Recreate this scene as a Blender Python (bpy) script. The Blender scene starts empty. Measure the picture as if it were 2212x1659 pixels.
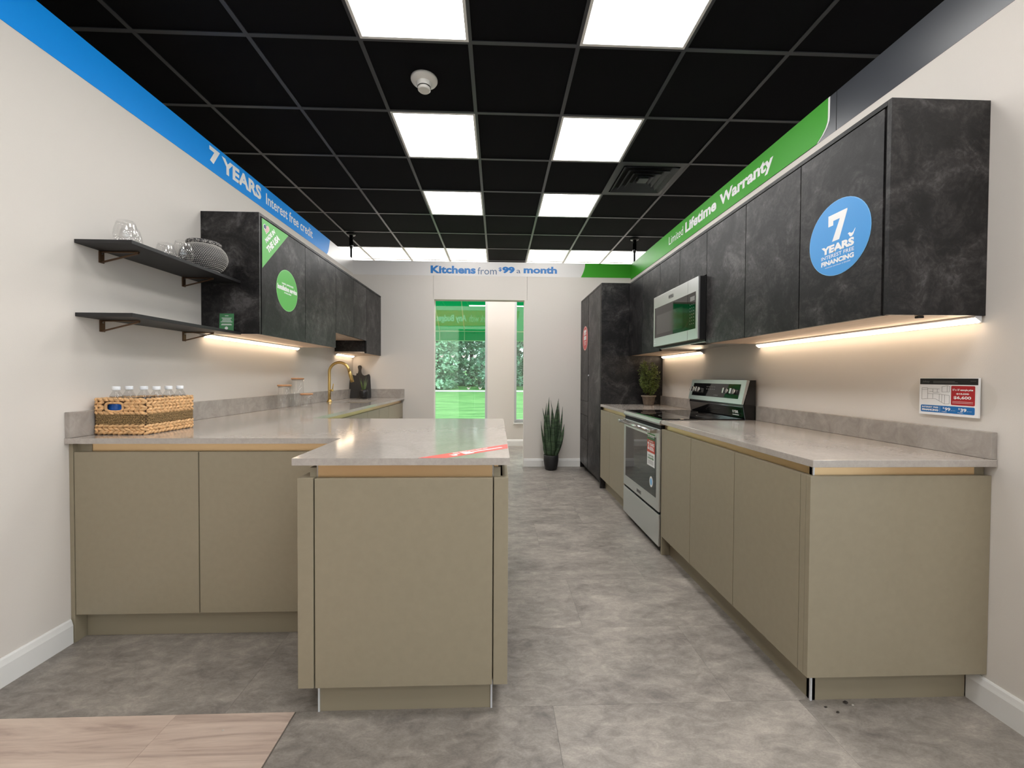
import bpy, bmesh, math, random
from mathutils import Vector, Matrix

random.seed(7)
SC = bpy.context.scene
COL = SC.collection

# ------------------------------------------------------------------ camera
CAM_H = 1.185
YAW, PITCH, ROLL, FPX = 0.0354975, -0.0169998, 0.0051073, 879.706
fwd = Vector((math.sin(YAW) * math.cos(PITCH), math.cos(YAW) * math.cos(PITCH), math.sin(PITCH)))
rgt = Vector((math.cos(YAW), -math.sin(YAW), 0))
upv = rgt.cross(fwd)
cr, sr = math.cos(ROLL), math.sin(ROLL)
right = rgt * cr + upv * sr
up = upv * cr - rgt * sr
cam_d = bpy.data.cameras.new('camera')
cam_d.sensor_fit = 'HORIZONTAL'
cam_d.sensor_width = 36.0
cam_d.lens = 36.0 * FPX / 2212.0
cam_d.clip_start = 0.02
cam_d.clip_end = 200
cam = bpy.data.objects.new('camera', cam_d)
COL.objects.link(cam)
cam.matrix_world = Matrix(((right.x, up.x, -fwd.x, 0), (right.y, up.y, -fwd.y, 0), (right.z, up.z, -fwd.z, CAM_H), (0, 0, 0, 1)))
SC.camera = cam

# ------------------------------------------------------------------ world, exposure
PANEL_EMIT = 11.5
LED_EMIT = 16.0
SKY_EMIT = 3.1
world = bpy.data.worlds.new('world')
SC.world = world
world.use_nodes = True
wn = world.node_tree
bg = wn.nodes['Background']
bg.inputs[0].default_value = (0.90, 0.96, 1.0, 1)
bg.inputs[1].default_value = SKY_EMIT
vs = SC.view_settings
vs.view_transform = 'Standard'
vs.look = 'None'
vs.exposure = 0.14
vs.gamma = 1.0
vs.use_curve_mapping = False
SC.cycles.use_denoising = True
SC.cycles.max_bounces = 10
SC.cycles.diffuse_bounces = 5
SC.cycles.transmission_bounces = 10
SC.cycles.transparent_max_bounces = 16
SC.cycles.sample_clamp_indirect = 6.0
SC.cycles.caustics_reflective = False
SC.cycles.caustics_refractive = False

# ------------------------------------------------------------------ materials
def lin(c):
    return tuple(((v / 255.0) / 12.92 if v / 255.0 <= 0.04045 else ((v / 255.0 + 0.055) / 1.055) ** 2.4) for v in c)

MATS = {}
def new_mat(name):
    m = bpy.data.materials.new(name)
    m.use_nodes = True
    MATS[name] = m
    return m, m.node_tree, m.node_tree.nodes['Principled BSDF']

def pm(name, rgb, rough=0.5, metal=0.0, spec=0.5, emit=None, emit_s=0.0, bump=0.0, bscale=200.0, var=0.0, vscale=3.0, coat=0.0):
    m, t, p = new_mat(name)
    c = lin(rgb)
    p.inputs['Base Color'].default_value = (*c, 1)
    p.inputs['Roughness'].default_value = rough
    p.inputs['Metallic'].default_value = metal
    p.inputs['Specular IOR Level'].default_value = spec
    if coat:
        p.inputs['Coat Weight'].default_value = coat
        p.inputs['Coat Roughness'].default_value = 0.08
    if emit:
        p.inputs['Emission Color'].default_value = (*lin(emit), 1)
        p.inputs['Emission Strength'].default_value = emit_s
    tc = t.nodes.new('ShaderNodeTexCoord')
    if var:
        n = t.nodes.new('ShaderNodeTexNoise')
        n.inputs['Scale'].default_value = vscale
        n.inputs['Detail'].default_value = 5
        t.links.new(tc.outputs['Object'], n.inputs['Vector'])
        r = t.nodes.new('ShaderNodeValToRGB')
        r.color_ramp.elements[0].position = 0.3
        r.color_ramp.elements[1].position = 0.7
        r.color_ramp.elements[0].color = (*[v * (1 - var) for v in c], 1)
        r.color_ramp.elements[1].color = (*[min(1, v * (1 + var)) for v in c], 1)
        t.links.new(n.outputs['Fac'], r.inputs['Fac'])
        t.links.new(r.outputs['Color'], p.inputs['Base Color'])
    if bump:
        n2 = t.nodes.new('ShaderNodeTexNoise')
        n2.inputs['Scale'].default_value = bscale
        n2.inputs['Detail'].default_value = 3
        t.links.new(tc.outputs['Object'], n2.inputs['Vector'])
        b = t.nodes.new('ShaderNodeBump')
        b.inputs['Strength'].default_value = bump
        b.inputs['Distance'].default_value = 0.002
        t.links.new(n2.outputs['Fac'], b.inputs['Height'])
        t.links.new(b.outputs['Normal'], p.inputs['Normal'])
    return m

def ramp(t, fac, stops):
    r = t.nodes.new('ShaderNodeValToRGB')
    e = r.color_ramp.elements
    while len(e) < len(stops):
        e.new(0.5)
    for i, (pos, c) in enumerate(stops):
        e[i].position = pos
        e[i].color = (*lin(c), 1)
    t.links.new(fac, r.inputs['Fac'])
    return r

def noise(t, vec, scale, detail=5, rough=0.55, dist=0.0):
    n = t.nodes.new('ShaderNodeTexNoise')
    n.inputs['Scale'].default_value = scale
    n.inputs['Detail'].default_value = detail
    n.inputs['Roughness'].default_value = rough
    n.inputs['Distortion'].default_value = dist
    t.links.new(vec, n.inputs['Vector'])
    return n

def vec_random(t, scl=(1, 1, 1), amount=37.0):
    """object coordinates, stretched, shifted by a per-object random amount"""
    tc = t.nodes.new('ShaderNodeTexCoord')
    mp = t.nodes.new('ShaderNodeMapping')
    mp.inputs['Scale'].default_value = scl
    t.links.new(tc.outputs['Object'], mp.inputs['Vector'])
    oi = t.nodes.new('ShaderNodeObjectInfo')
    mul = t.nodes.new('ShaderNodeMath')
    mul.operation = 'MULTIPLY'
    mul.inputs[1].default_value = amount
    t.links.new(oi.outputs['Random'], mul.inputs[0])
    add = t.nodes.new('ShaderNodeVectorMath')
    add.operation = 'ADD'
    t.links.new(mp.outputs[0], add.inputs[0])
    t.links.new(mul.outputs[0], add.inputs[1])
    return add.outputs[0], oi

def mixrgb(t, a, b, fac, mode='MIX'):
    m = t.nodes.new('ShaderNodeMix')
    m.data_type = 'RGBA'
    m.blend_type = mode
    for src, idx in ((fac, 0), (a, 6), (b, 7)):
        if isinstance(src, (int, float)):
            m.inputs[idx].default_value = src
        elif isinstance(src, tuple):
            m.inputs[idx].default_value = (*src, 1)
        else:
            t.links.new(src, m.inputs[idx])
    return m.outputs[2]

pm('wall', (219, 213, 206), 0.85, bump=0.12, bscale=260)
pm('trim_white', (232, 231, 228), 0.45)
pm('board_white', (228, 226, 224), 0.4)
pm('olive', (148, 138, 117), 0.42, var=0.03, vscale=40)
pm('olive_side', (148, 138, 117), 0.5)
pm('black_gap', (14, 13, 13), 0.8)
pm('ceiling_black', (13, 13, 16), 0.92, spec=0.12, bump=0.4, bscale=500)
pm('tee_black', (56, 58, 63), 0.4)
pm('shelf_black', (30, 29, 31), 0.5, bump=0.05, bscale=300)
pm('bronze', (112, 88, 68), 0.42, metal=0.8)
pm('gold', (220, 190, 148), 0.34, metal=1.0)
pm('gold_tap', (214, 182, 116), 0.32, metal=1.0)
pm('steel', (206, 207, 206), 0.33, metal=1.0)
pm('steel_bright', (205, 205, 203), 0.18, metal=1.0)
pm('alu', (225, 228, 232), 0.35, metal=0.3)
pm('black_gloss', (10, 10, 11), 0.07, coat=0.4)
pm('black_satin', (20, 20, 21), 0.4)
pm('black_glass', (9, 9, 10), 0.03)
pm('white_plastic', (222, 220, 214), 0.4)
pm('white_cap', (238, 240, 244), 0.4)
pm('print_white', (240, 240, 240), 0.5)
pm('print_black', (18, 17, 17), 0.5)
pm('print_grey', (120, 118, 116), 0.5)
pm('banner_white', (226, 223, 221), 0.35)
pm('banner_blue', (0, 148, 242), 0.45, spec=0.2)
pm('banner_green', (66, 162, 46), 0.45, spec=0.2)
pm('banner_dark', (62, 65, 72), 0.3)
pm('banner_red', (205, 92, 48), 0.35)
pm('text_blue', (22, 116, 190), 0.4)
pm('text_slate', (78, 106, 140), 0.4)
pm('sticker_blue', (68, 152, 220), 0.35)
pm('sticker_rim', (120, 185, 235), 0.35)
pm('sticker_green', (94, 182, 86), 0.35)
pm('sticker_green_rim', (140, 205, 135), 0.35)
pm('sticker_red', (205, 62, 62), 0.35)
pm('sticker_red_rim', (238, 170, 165), 0.4)
pm('tape_red', (232, 92, 86), 0.3)
pm('card_red', (178, 32, 40), 0.4)
pm('card_red_bright', (208, 74, 54), 0.4)
pm('card_blue', (22, 108, 178), 0.4)
pm('card_green', (62, 122, 64), 0.4)
pm('flag_red', (186, 60, 60), 0.4)
pm('flag_navy', (52, 66, 110), 0.4)
pm('leaflet_green', (70, 140, 92), 0.3)
pm('label_blue', (28, 92, 178), 0.35, var=0.35, vscale=60)
pm('board_black', (19, 17, 16), 0.55, var=0.25, vscale=30)
pm('pot_black', (30, 30, 32), 0.55)
pm('pot_face', (22, 22, 24), 0.35)
pm('pot_stone', (112, 100, 88), 0.85, var=0.25, vscale=40, bump=0.4, bscale=120)
pm('soil', (92, 80, 58), 0.95, var=0.35, vscale=90, bump=0.8, bscale=200)
pm('cork', (196, 150, 112), 0.6, var=0.12, vscale=60)
pm('sink_steel', (120, 118, 116), 0.35, metal=0.9)
pm('straw', (218, 174, 124), 0.7, var=0.28, vscale=70, bump=0.5, bscale=350)
pm('straw_dark', (138, 112, 74), 0.8, var=0.45, vscale=160, bump=0.5, bscale=500)
pm('basket_inner', (70, 50, 32), 0.9)
pm('knob_chrome', (214, 214, 212), 0.22, metal=1.0)
pm('subfloor', (104, 98, 92), 0.8)
pm('vase_body', (64, 64, 66), 0.7)
pm('vase_stitch', (186, 182, 176), 0.7)
pm('crumb', (60, 54, 48), 0.9)
pm('crumb_light', (188, 182, 172), 0.9)
pm('leaf_dark', (140, 180, 158), 0.6, var=0.35, vscale=2.5)
pm('leaf_light', (172, 206, 182), 0.6, var=0.3, vscale=2.5)
pm('bark', (70, 62, 54), 0.9)
pm('fern_leaf', (92, 108, 44), 0.6, var=0.35, vscale=60)
pm('aloe_leaf', (104, 122, 74), 0.5, var=0.2, vscale=60)
pm('concrete_path', (226, 226, 222), 0.8)
pm('awning_frame', (186, 226, 190), 0.5)
pm('win_frame', (196, 198, 200), 0.4)

# oak-look carcass underside
m, t, p = new_mat('carcass')
v, _ = vec_random(t, (26, 1.6, 26), 11)
n = noise(t, v, 1.6, 6, 0.6, 0.6)
r = ramp(t, n.outputs['Fac'], [(0.3, (196, 172, 150)), (0.7, (222, 202, 182))])
t.links.new(r.outputs[0], p.inputs['Base Color'])
p.inputs['Roughness'].default_value = 0.55

# dark slate cabinet fronts
m, t, p = new_mat('slate')
v, _ = vec_random(t, (1, 1, 1), 13)
n1 = noise(t, v, 5.0, 9, 0.66, 0.9)
n2 = noise(t, v, 30.0, 9, 0.76, 1.2)
n3 = noise(t, v, 1.6, 3, 0.5, 0.3)
mx = t.nodes.new('ShaderNodeMath'); mx.operation = 'MULTIPLY_ADD'
t.links.new(n2.outputs['Fac'], mx.inputs[0]); mx.inputs[1].default_value = 0.62
t.links.new(n1.outputs['Fac'], mx.inputs[2])
mx2 = t.nodes.new('ShaderNodeMath'); mx2.operation = 'MULTIPLY_ADD'
t.links.new(n3.outputs['Fac'], mx2.inputs[0]); mx2.inputs[1].default_value = 0.35
t.links.new(mx.outputs[0], mx2.inputs[2])
r = ramp(t, mx2.outputs[0], [(0.72, (15, 14, 15)), (0.90, (27, 26, 27)), (1.06, (50, 48, 48)), (1.2, (84, 82, 82))])
# ramp stops past 1 are clipped, so rescale the factor
sc_ = t.nodes.new('ShaderNodeMapRange')
sc_.inputs[1].default_value = 0.66; sc_.inputs[2].default_value = 1.30
t.links.new(mx2.outputs[0], sc_.inputs[0])
t.links.new(sc_.outputs[0], r.inputs['Fac'])
e = r.color_ramp.elements
for el, pos in zip(e, (0.22, 0.46, 0.66, 0.9)):
    el.position = pos
t.links.new(r.outputs[0], p.inputs['Base Color'])
rr = t.nodes.new('ShaderNodeMapRange')
rr.inputs[3].default_value = 0.46; rr.inputs[4].default_value = 0.32
t.links.new(sc_.outputs[0], rr.inputs[0])
t.links.new(rr.outputs[0], p.inputs['Roughness'])
p.inputs['Specular IOR Level'].default_value = 0.30

# quartz worktop
m, t, p = new_mat('quartz')
v, _ = vec_random(t, (1, 1, 1), 5)
n1 = noise(t, v, 3.5, 6, 0.6, 1.6)
n2 = noise(t, v, 70, 6, 0.75, 0.4)
a = ramp(t, n1.outputs['Fac'], [(0.32, (166, 158, 150)), (0.55, (178, 170, 163)), (0.75, (190, 183, 176))])
b = ramp(t, n2.outputs['Fac'], [(0.32, (158, 151, 145)), (0.5, (178, 171, 164)), (0.72, (194, 188, 182))])
c = mixrgb(t, a.outputs[0], b.outputs[0], 0.42)
t.links.new(c, p.inputs['Base Color'])
p.inputs['Roughness'].default_value = 0.13
p.inputs['Coat Weight'].default_value = 0.25
p.inputs['Coat Roughness'].default_value = 0.08

# same stone, honed, for the upstands
m, t, p = new_mat('quartz_honed')
v, _ = vec_random(t, (1, 1, 1), 5)
n2 = noise(t, v, 12, 7, 0.7, 0.8)
a = ramp(t, n2.outputs['Fac'], [(0.3, (150, 143, 136)), (0.52, (168, 161, 154)), (0.75, (186, 180, 173))])
t.links.new(a.outputs[0], p.inputs['Base Color'])
p.inputs['Roughness'].default_value = 0.5
p.inputs['Specular IOR Level'].default_value = 0.25

# stone-look floor tile
m, t, p = new_mat('floor_tile')
v, oi = vec_random(t, (1, 1.9, 1), 61)
n1 = noise(t, v, 2.4, 8, 0.62, 0.8)
n2 = noise(t, v, 13, 9, 0.72, 0.6)
n3 = noise(t, v, 120, 4, 0.7, 0.0)
a = ramp(t, n1.outputs['Fac'], [(0.30, (100, 93, 89)), (0.48, (142, 135, 128)), (0.68, (184, 175, 165))])
b = ramp(t, n2.outputs['Fac'], [(0.30, (92, 86, 82)), (0.5, (144, 136, 129)), (0.70, (190, 180, 170))])
c = mixrgb(t, a.outputs[0], b.outputs[0], 0.5)
g = ramp(t, n3.outputs['Fac'], [(0.3, (205, 205, 205)), (0.7, (255, 255, 255))])
c = mixrgb(t, c, g.outputs[0], 0.6, 'MULTIPLY')
hv = t.nodes.new('ShaderNodeMapRange')
hv.inputs[3].default_value = 0.93; hv.inputs[4].default_value = 1.06
t.links.new(oi.outputs['Random'], hv.inputs[0])
hs = t.nodes.new('ShaderNodeHueSaturation')
t.links.new(c, hs.inputs['Color']); t.links.new(hv.outputs[0], hs.inputs['Value'])
t.links.new(hs.outputs[0], p.inputs['Base Color'])
p.inputs['Roughness'].default_value = 0.42
bmp = t.nodes.new('ShaderNodeBump'); bmp.inputs['Strength'].default_value = 0.12; bmp.inputs['Distance'].default_value = 0.002
t.links.new(n2.outputs['Fac'], bmp.inputs['Height']); t.links.new(bmp.outputs[0], p.inputs['Normal'])

# wood-look plank
m, t, p = new_mat('floor_plank')
v, oi = vec_random(t, (1.0, 11, 1), 43)
n1 = noise(t, v, 1.3, 7, 0.6, 1.8)
n2 = noise(t, v, 8, 5, 0.6, 0.5)
a = ramp(t, n1.outputs['Fac'], [(0.34, (150, 128, 116)), (0.46, (190, 168, 153)), (0.66, (216, 196, 180))])
b = ramp(t, n2.outputs['Fac'], [(0.3, (178, 158, 146)), (0.7, (200, 182, 168))])
c = mixrgb(t, a.outputs[0], b.outputs[0], 0.4)
t.links.new(c, p.inputs['Base Color'])
p.inputs['Roughness'].default_value = 0.48

# woven vase
m, t, p = new_mat('vase_weave')
tc = t.nodes.new('ShaderNodeTexCoord')
vo = t.nodes.new('ShaderNodeTexVoronoi'); vo.inputs['Scale'].default_value = 170
t.links.new(tc.outputs['Object'], vo.inputs['Vector'])
r = ramp(t, vo.outputs['Distance'], [(0.25, (196, 192, 186)), (0.45, (120, 118, 116)), (0.6, (48, 48, 50))])
t.links.new(r.outputs[0], p.inputs['Base Color'])
p.inputs['Roughness'].default_value = 0.6

# snake plant leaf with cross bands
m, t, p = new_mat('snake_leaf')
tc = t.nodes.new('ShaderNodeTexCoord')
mp = t.nodes.new('ShaderNodeMapping'); mp.inputs['Scale'].default_value = (6, 6, 46)
t.links.new(tc.outputs['Object'], mp.inputs['Vector'])
n = noise(t, mp.outputs[0], 1.0, 3, 0.6, 0.8)
r = ramp(t, n.outputs['Fac'], [(0.4, (36, 52, 36)), (0.6, (70, 92, 64))])
t.links.new(r.outputs[0], p.inputs['Base Color'])
p.inputs['Roughness'].default_value = 0.45

# lawn
m, t, p = new_mat('lawn')
tc = t.nodes.new('ShaderNodeTexCoord')
mp = t.nodes.new('ShaderNodeMapping'); mp.inputs['Scale'].default_value = (0.35, 2.2, 1)
t.links.new(tc.outputs['Object'], mp.inputs['Vector'])
n = noise(t, mp.outputs[0], 3, 7, 0.65)
r = ramp(t, n.outputs['Fac'], [(0.34, (66, 114, 54)), (0.52, (102, 150, 82)), (0.68, (134, 174, 108))])
t.links.new(r.outputs[0], p.inputs['Base Color'])
p.inputs['Roughness'].default_value = 0.9

# lamps
def emit_mat(name, rgb, s):
    m = bpy.data.materials.new(name); m.use_nodes = True
    t = m.node_tree; t.nodes.clear()
    o = t.nodes.new('ShaderNodeOutputMaterial'); e = t.nodes.new('ShaderNodeEmission')
    e.inputs[0].default_value = (*rgb, 1); e.inputs[1].default_value = s
    t.links.new(e.outputs[0], o.inputs[0]); MATS[name] = m
emit_mat('panel_light', (1.0, 0.985, 0.96), PANEL_EMIT)
emit_mat('panel_light_soft', (1.0, 0.985, 0.96), PANEL_EMIT * 0.7)
emit_mat('led_light', (1.0, 0.77, 0.54), LED_EMIT)

# thin clear materials: straight-through plus a Fresnel reflection
def clear_mat(name, tint, rough=0.0, ior=1.45, gloss=1.0, power=4.0, fmax=0.9):
    m = bpy.data.materials.new(name); m.use_nodes = True
    t = m.node_tree; t.nodes.clear()
    o = t.nodes.new('ShaderNodeOutputMaterial')
    tr = t.nodes.new('ShaderNodeBsdfTransparent'); tr.inputs[0].default_value = (*tint, 1)
    gl = t.nodes.new('ShaderNodeBsdfGlossy'); gl.inputs['Roughness'].default_value = rough
    gl.inputs[0].default_value = (gloss, gloss, gloss, 1)
    lw = t.nodes.new('ShaderNodeLayerWeight'); lw.inputs[0].default_value = 0.5
    pw = t.nodes.new('ShaderNodeMath'); pw.operation = 'POWER'; pw.inputs[1].default_value = power
    t.links.new(lw.outputs['Facing'], pw.inputs[0])
    fr = t.nodes.new('ShaderNodeMath'); fr.operation = 'MULTIPLY_ADD'
    f0 = ((ior - 1) / (ior + 1)) ** 2
    fr.inputs[1].default_value = fmax - f0; fr.inputs[2].default_value = f0
    t.links.new(pw.outputs[0], fr.inputs[0])
    mx = t.nodes.new('ShaderNodeMixShader')
    t.links.new(fr.outputs[0], mx.inputs[0]); t.links.new(tr.outputs[0], mx.inputs[1]); t.links.new(gl.outputs[0], mx.inputs[2])
    t.links.new(mx.outputs[0], o.inputs[0]); MATS[name] = m
clear_mat('window_glass', (0.88, 0.97, 0.93), 0.0, 1.78)
clear_mat('jar_glass', (0.985, 0.985, 0.985), 0.0, 1.35, power=6.0, fmax=0.7)
clear_mat('fill_window_glass', (0.95, 0.96, 0.97), 0.0, 1.5)  # panes of the unseen windows added for daylight
clear_mat('tumbler_glass', (0.975, 0.975, 0.975), 0.0, 1.5, power=5.0, fmax=0.6)
clear_mat('bottle_clear', (0.90, 0.90, 0.90), 0.02, 1.4, power=5.0, fmax=0.6)
clear_mat('acrylic', (0.99, 0.99, 0.985), 0.02, 1.25, power=5.0, fmax=0.5)

# translucent awning cloth
m = bpy.data.materials.new('awning_cloth'); m.use_nodes = True; MATS['awning_cloth'] = m
t = m.node_tree; t.nodes.clear()
o = t.nodes.new('ShaderNodeOutputMaterial')
df = t.nodes.new('ShaderNodeBsdfDiffuse'); tl = t.nodes.new('ShaderNodeBsdfTranslucent'); mx = t.nodes.new('ShaderNodeMixShader')
df.inputs[0].default_value = (0.025, 0.42, 0.21, 1); tl.inputs[0].default_value = (0.025, 0.50, 0.26, 1)
mx.inputs[0].default_value = 0.6
t.links.new(df.outputs[0], mx.inputs[1]); t.links.new(tl.outputs[0], mx.inputs[2]); t.links.new(mx.outputs[0], o.inputs[0])

# ------------------------------------------------------------------ mesh helpers
class B:
    def __init__(s):
        s.bm = bmesh.new()
    def _bev(s, verts, bev, seg=2):
        edges = list({e for v in verts for e in v.link_edges})
        bmesh.ops.bevel(s.bm, geom=edges, offset=bev, segments=seg, profile=0.6, affect='EDGES')
    def box(s, x0, x1, y0, y1, z0, z1, bev=0.0, seg=2):
        P = [(x0, y0, z0), (x1, y0, z0), (x1, y1, z0), (x0, y1, z0), (x0, y0, z1), (x1, y0, z1), (x1, y1, z1), (x0, y1, z1)]
        v = [s.bm.verts.new(p) for p in P]
        for f in ((0, 3, 2, 1), (4, 5, 6, 7), (0, 1, 5, 4), (1, 2, 6, 5), (2, 3, 7, 6), (3, 0, 4, 7)):
            s.bm.faces.new([v[i] for i in f])
        if bev:
            s._bev(v, bev, seg)
        return s
    def obox(s, c, u, v, w, hu, hv, hw, bev=0.0):
        """oriented box: centre, three axes, three half sizes"""
        c = Vector(c); u = Vector(u).normalized(); v = Vector(v).normalized(); w = Vector(w).normalized()
        P = []
        for k in (-1, 1):
            for a, b in ((-1, -1), (1, -1), (1, 1), (-1, 1)):
                P.append(s.bm.verts.new(c + u * (a * hu) + v * (b * hv) + w * (k * hw)))
        for f in ((0, 3, 2, 1), (4, 5, 6, 7), (0, 1, 5, 4), (1, 2, 6, 5), (2, 3, 7, 6), (3, 0, 4, 7)):
            s.bm.faces.new([P[i] for i in f])
        if bev:
            s._bev(P, bev)
        return s
    def prism(s, pts, d, bev=0.0):
        """closed polygon of 3D points extruded along vector d"""
        d = Vector(d)
        lo = [s.bm.verts.new(Vector(p)) for p in pts]
        hi = [s.bm.verts.new(Vector(p) + d) for p in pts]
        k = len(pts)
        s.bm.faces.new(lo[::-1]); s.bm.faces.new(hi)
        for i in range(k):
            j = (i + 1) % k
            s.bm.faces.new([lo[i], lo[j], hi[j], hi[i]])
        if bev:
            s._bev(lo + hi, bev)
        return s
    def face(s, pts):
        s.bm.faces.new([s.bm.verts.new(Vector(p)) for p in pts])
        return s
    def lathe(s, prof, c=(0, 0, 0), n=24, rx=1.0, ry=1.0, cap0=False, cap1=False, smooth=True):
        rings = []
        for (r_, z) in prof:
            rings.append([s.bm.verts.new((c[0] + r_ * rx * math.cos(2 * math.pi * i / n), c[1] + r_ * ry * math.sin(2 * math.pi * i / n), c[2] + z)) for i in range(n)])
        for a, b in zip(rings, rings[1:]):
            for i in range(n):
                f = s.bm.faces.new([a[i], a[(i + 1) % n], b[(i + 1) % n], b[i]])
                f.smooth = smooth
        if cap0:
            s.bm.faces.new(rings[0][::-1])
        if cap1:
            s.bm.faces.new(rings[-1])
        return s
    def tube(s, pts, rad, n=10, caps=True, flat=1.0, ref0=None):
        pts = [Vector(p) for p in pts]
        rad = rad if isinstance(rad, (list, tuple)) else [rad] * len(pts)
        rings = []
        prev = None
        for i, p in enumerate(pts):
            tdir = (pts[min(i + 1, len(pts) - 1)] - pts[max(i - 1, 0)]).normalized()
            if prev is None:
                ref = Vector((0, 0, 1)) if abs(tdir.z) < 0.9 else Vector((1, 0, 0))
                ref = Vector(ref0) if ref0 is not None else ref
                a = tdir.cross(ref).normalized()
            else:
                a = (prev - tdir * prev.dot(tdir)).normalized()
            prev = a
            b = tdir.cross(a)
            rings.append([s.bm.verts.new(p + (a * math.cos(2 * math.pi * k / n) + b * (flat * math.sin(2 * math.pi * k / n))) * rad[i]) for k in range(n)])
        for a, b in zip(rings, rings[1:]):
            for k in range(n):
                f = s.bm.faces.new([a[k], a[(k + 1) % n], b[(k + 1) % n], b[k]])
                f.smooth = True
        if caps:
            s.bm.faces.new(rings[0][::-1]); s.bm.faces.new(rings[-1])
        return s
    def blob(s, c, u, v, w, su, sv, sw, n=6, m_=4):
        """low ellipsoid with axes u,v,w"""
        c = Vector(c); u = Vector(u); v = Vector(v); w = Vector(w)
        rings = []
        for j in range(1, m_):
            th = math.pi * j / m_
            rings.append([s.bm.verts.new(c + u * (su * math.cos(th)) + (v * (sv * math.cos(2 * math.pi * k / n)) + w * (sw * math.sin(2 * math.pi * k / n))) * math.sin(th)) for k in range(n)])
        a0 = s.bm.verts.new(c + u * su); a1 = s.bm.verts.new(c - u * su)
        fs = []
        for k in range(n):
            fs.append(s.bm.faces.new([a0, rings[0][k], rings[0][(k + 1) % n]]))
            fs.append(s.bm.faces.new([a1, rings[-1][(k + 1) % n], rings[-1][k]]))
        for a, b in zip(rings, rings[1:]):
            for k in range(n):
                fs.append(s.bm.faces.new([a[k], b[k], b[(k + 1) % n], a[(k + 1) % n]]))
        for f in fs:
            f.smooth = True
        return s

def link(o, parent=None):
    COL.objects.link(o)
    if parent is not None:
        o.parent = parent
    return o

WORLD = {}
def wloc(o):
    v = Vector(WORLD.get(o.name, (0, 0, 0)))
    return v

def obj(name, b, mat, parent=None, loc=None, fix=True):
    """world-space mesh builder -> object; origin sits at its parent's origin (or at loc)"""
    org = Vector(loc) if loc is not None else (wloc(parent) if parent is not None else Vector((0, 0, 0)))
    if fix:
        bmesh.ops.recalc_face_normals(b.bm, faces=b.bm.faces)
    bmesh.ops.translate(b.bm, verts=b.bm.verts, vec=-org)
    me = bpy.data.meshes.new(name)
    b.bm.to_mesh(me); b.bm.free()
    me.materials.append(MATS[mat])
    o = bpy.data.objects.new(name, me)
    link(o, parent)
    o.location = org - (wloc(parent) if parent is not None else Vector((0, 0, 0)))
    WORLD[o.name] = org
    return o

def tag(o, label, cat, group=None):
    o['label'] = label; o['category'] = cat
    if group:
        o['group'] = group
    return o

def thing(name, label, cat, loc, group=None):
    o = bpy.data.objects.new(name, None)
    o.empty_display_size = 0.05
    link(o)
    o.location = loc
    WORLD[o.name] = Vector(loc)
    return tag(o, label, cat, group)

def struct(name, b, mat, loc=(0, 0, 0)):
    o = obj(name, b, mat, None, loc)
    o['kind'] = 'structure'
    return o

def sroot(name, loc=(0, 0, 0)):
    o = bpy.data.objects.new(name, None)
    link(o); o.location = loc; WORLD[o.name] = Vector(loc)
    o['kind'] = 'structure'
    return o

def copy_tree(o, loc=None, parent=None):
    c = o.copy(); COL.objects.link(c); c.parent = parent
    if loc is not None:
        c.location = loc
    WORLD[c.name] = Vector(c.location)
    for ch in list(o.children):
        copy_tree(ch, None, c)
    return c

# flat print helpers: a frame is (origin, u, v, n)
class Fr:
    def __init__(s, o, u, v, n):
        s.o, s.u, s.v, s.n = Vector(o), Vector(u).normalized(), Vector(v).normalized(), Vector(n).normalized()
    def p(s, a, b, h=0.0):
        return s.o + s.u * a + s.v * b + s.n * h
def slab(b, fr, pts, h0, h1):
    b.prism([fr.p(x, y, h0) for x, y in pts], fr.n * (h1 - h0))
    return b
def rectp(u0, u1, v0, v1):
    return [(u0, v0), (u1, v0), (u1, v1), (u0, v1)]
def rrect(u0, u1, v0, v1, r, k=4):
    out = []
    for cx, cy, a0 in ((u1 - r, v1 - r, 0), (u0 + r, v1 - r, 90), (u0 + r, v0 + r, 180), (u1 - r, v0 + r, 270)):
        for i in range(k + 1):
            a = math.radians(a0 + 90 * i / k)
            out.append((cx + r * math.cos(a), cy + r * math.sin(a)))
    return out
def ellp(cx, cy, rx, ry, n=48):
    return [(cx + rx * math.cos(2 * math.pi * i / n), cy + ry * math.sin(2 * math.pi * i / n)) for i in range(n)]

def text(b, fr, s, u0, u1, v0, v1, h, bold=0.0, shear=0.0):
    """lettering filled flat: the ink box is fitted to u0..u1 x v0..v1 of the frame"""
    cu = bpy.data.curves.new('lettering_curve', 'FONT')
    cu.body = s
    cu.size = 1.0
    cu.offset = bold * 1.9
    cu.resolution_u = 3
    cu.shear = shear
    cu.fill_mode = 'FRONT' if hasattr(cu, 'fill_mode') else cu.fill_mode
    o = bpy.data.objects.new('lettering_curve', cu)
    COL.objects.link(o)
    dg = bpy.context.evaluated_depsgraph_get()
    me = bpy.data.meshes.new_from_object(o.evaluated_get(dg))
    COL.objects.unlink(o)
    bpy.data.objects.remove(o); bpy.data.curves.remove(cu)
    xs = [v.co.x for v in me.vertices]; ys = [v.co.y for v in me.vertices]
    x0, x1, y0, y1 = min(xs), max(xs), min(ys), max(ys)
    vs_ = [b.bm.verts.new(fr.p(u0 + (v.co.x - x0) / (x1 - x0) * (u1 - u0), v0 + (v.co.y - y0) / (y1 - y0) * (v1 - v0), h)) for v in me.vertices]
    for p_ in me.polygons:
        try:
            b.bm.faces.new([vs_[i] for i in p_.vertices])
        except ValueError:
            pass
    bpy.data.meshes.remove(me)
    return b

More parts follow.
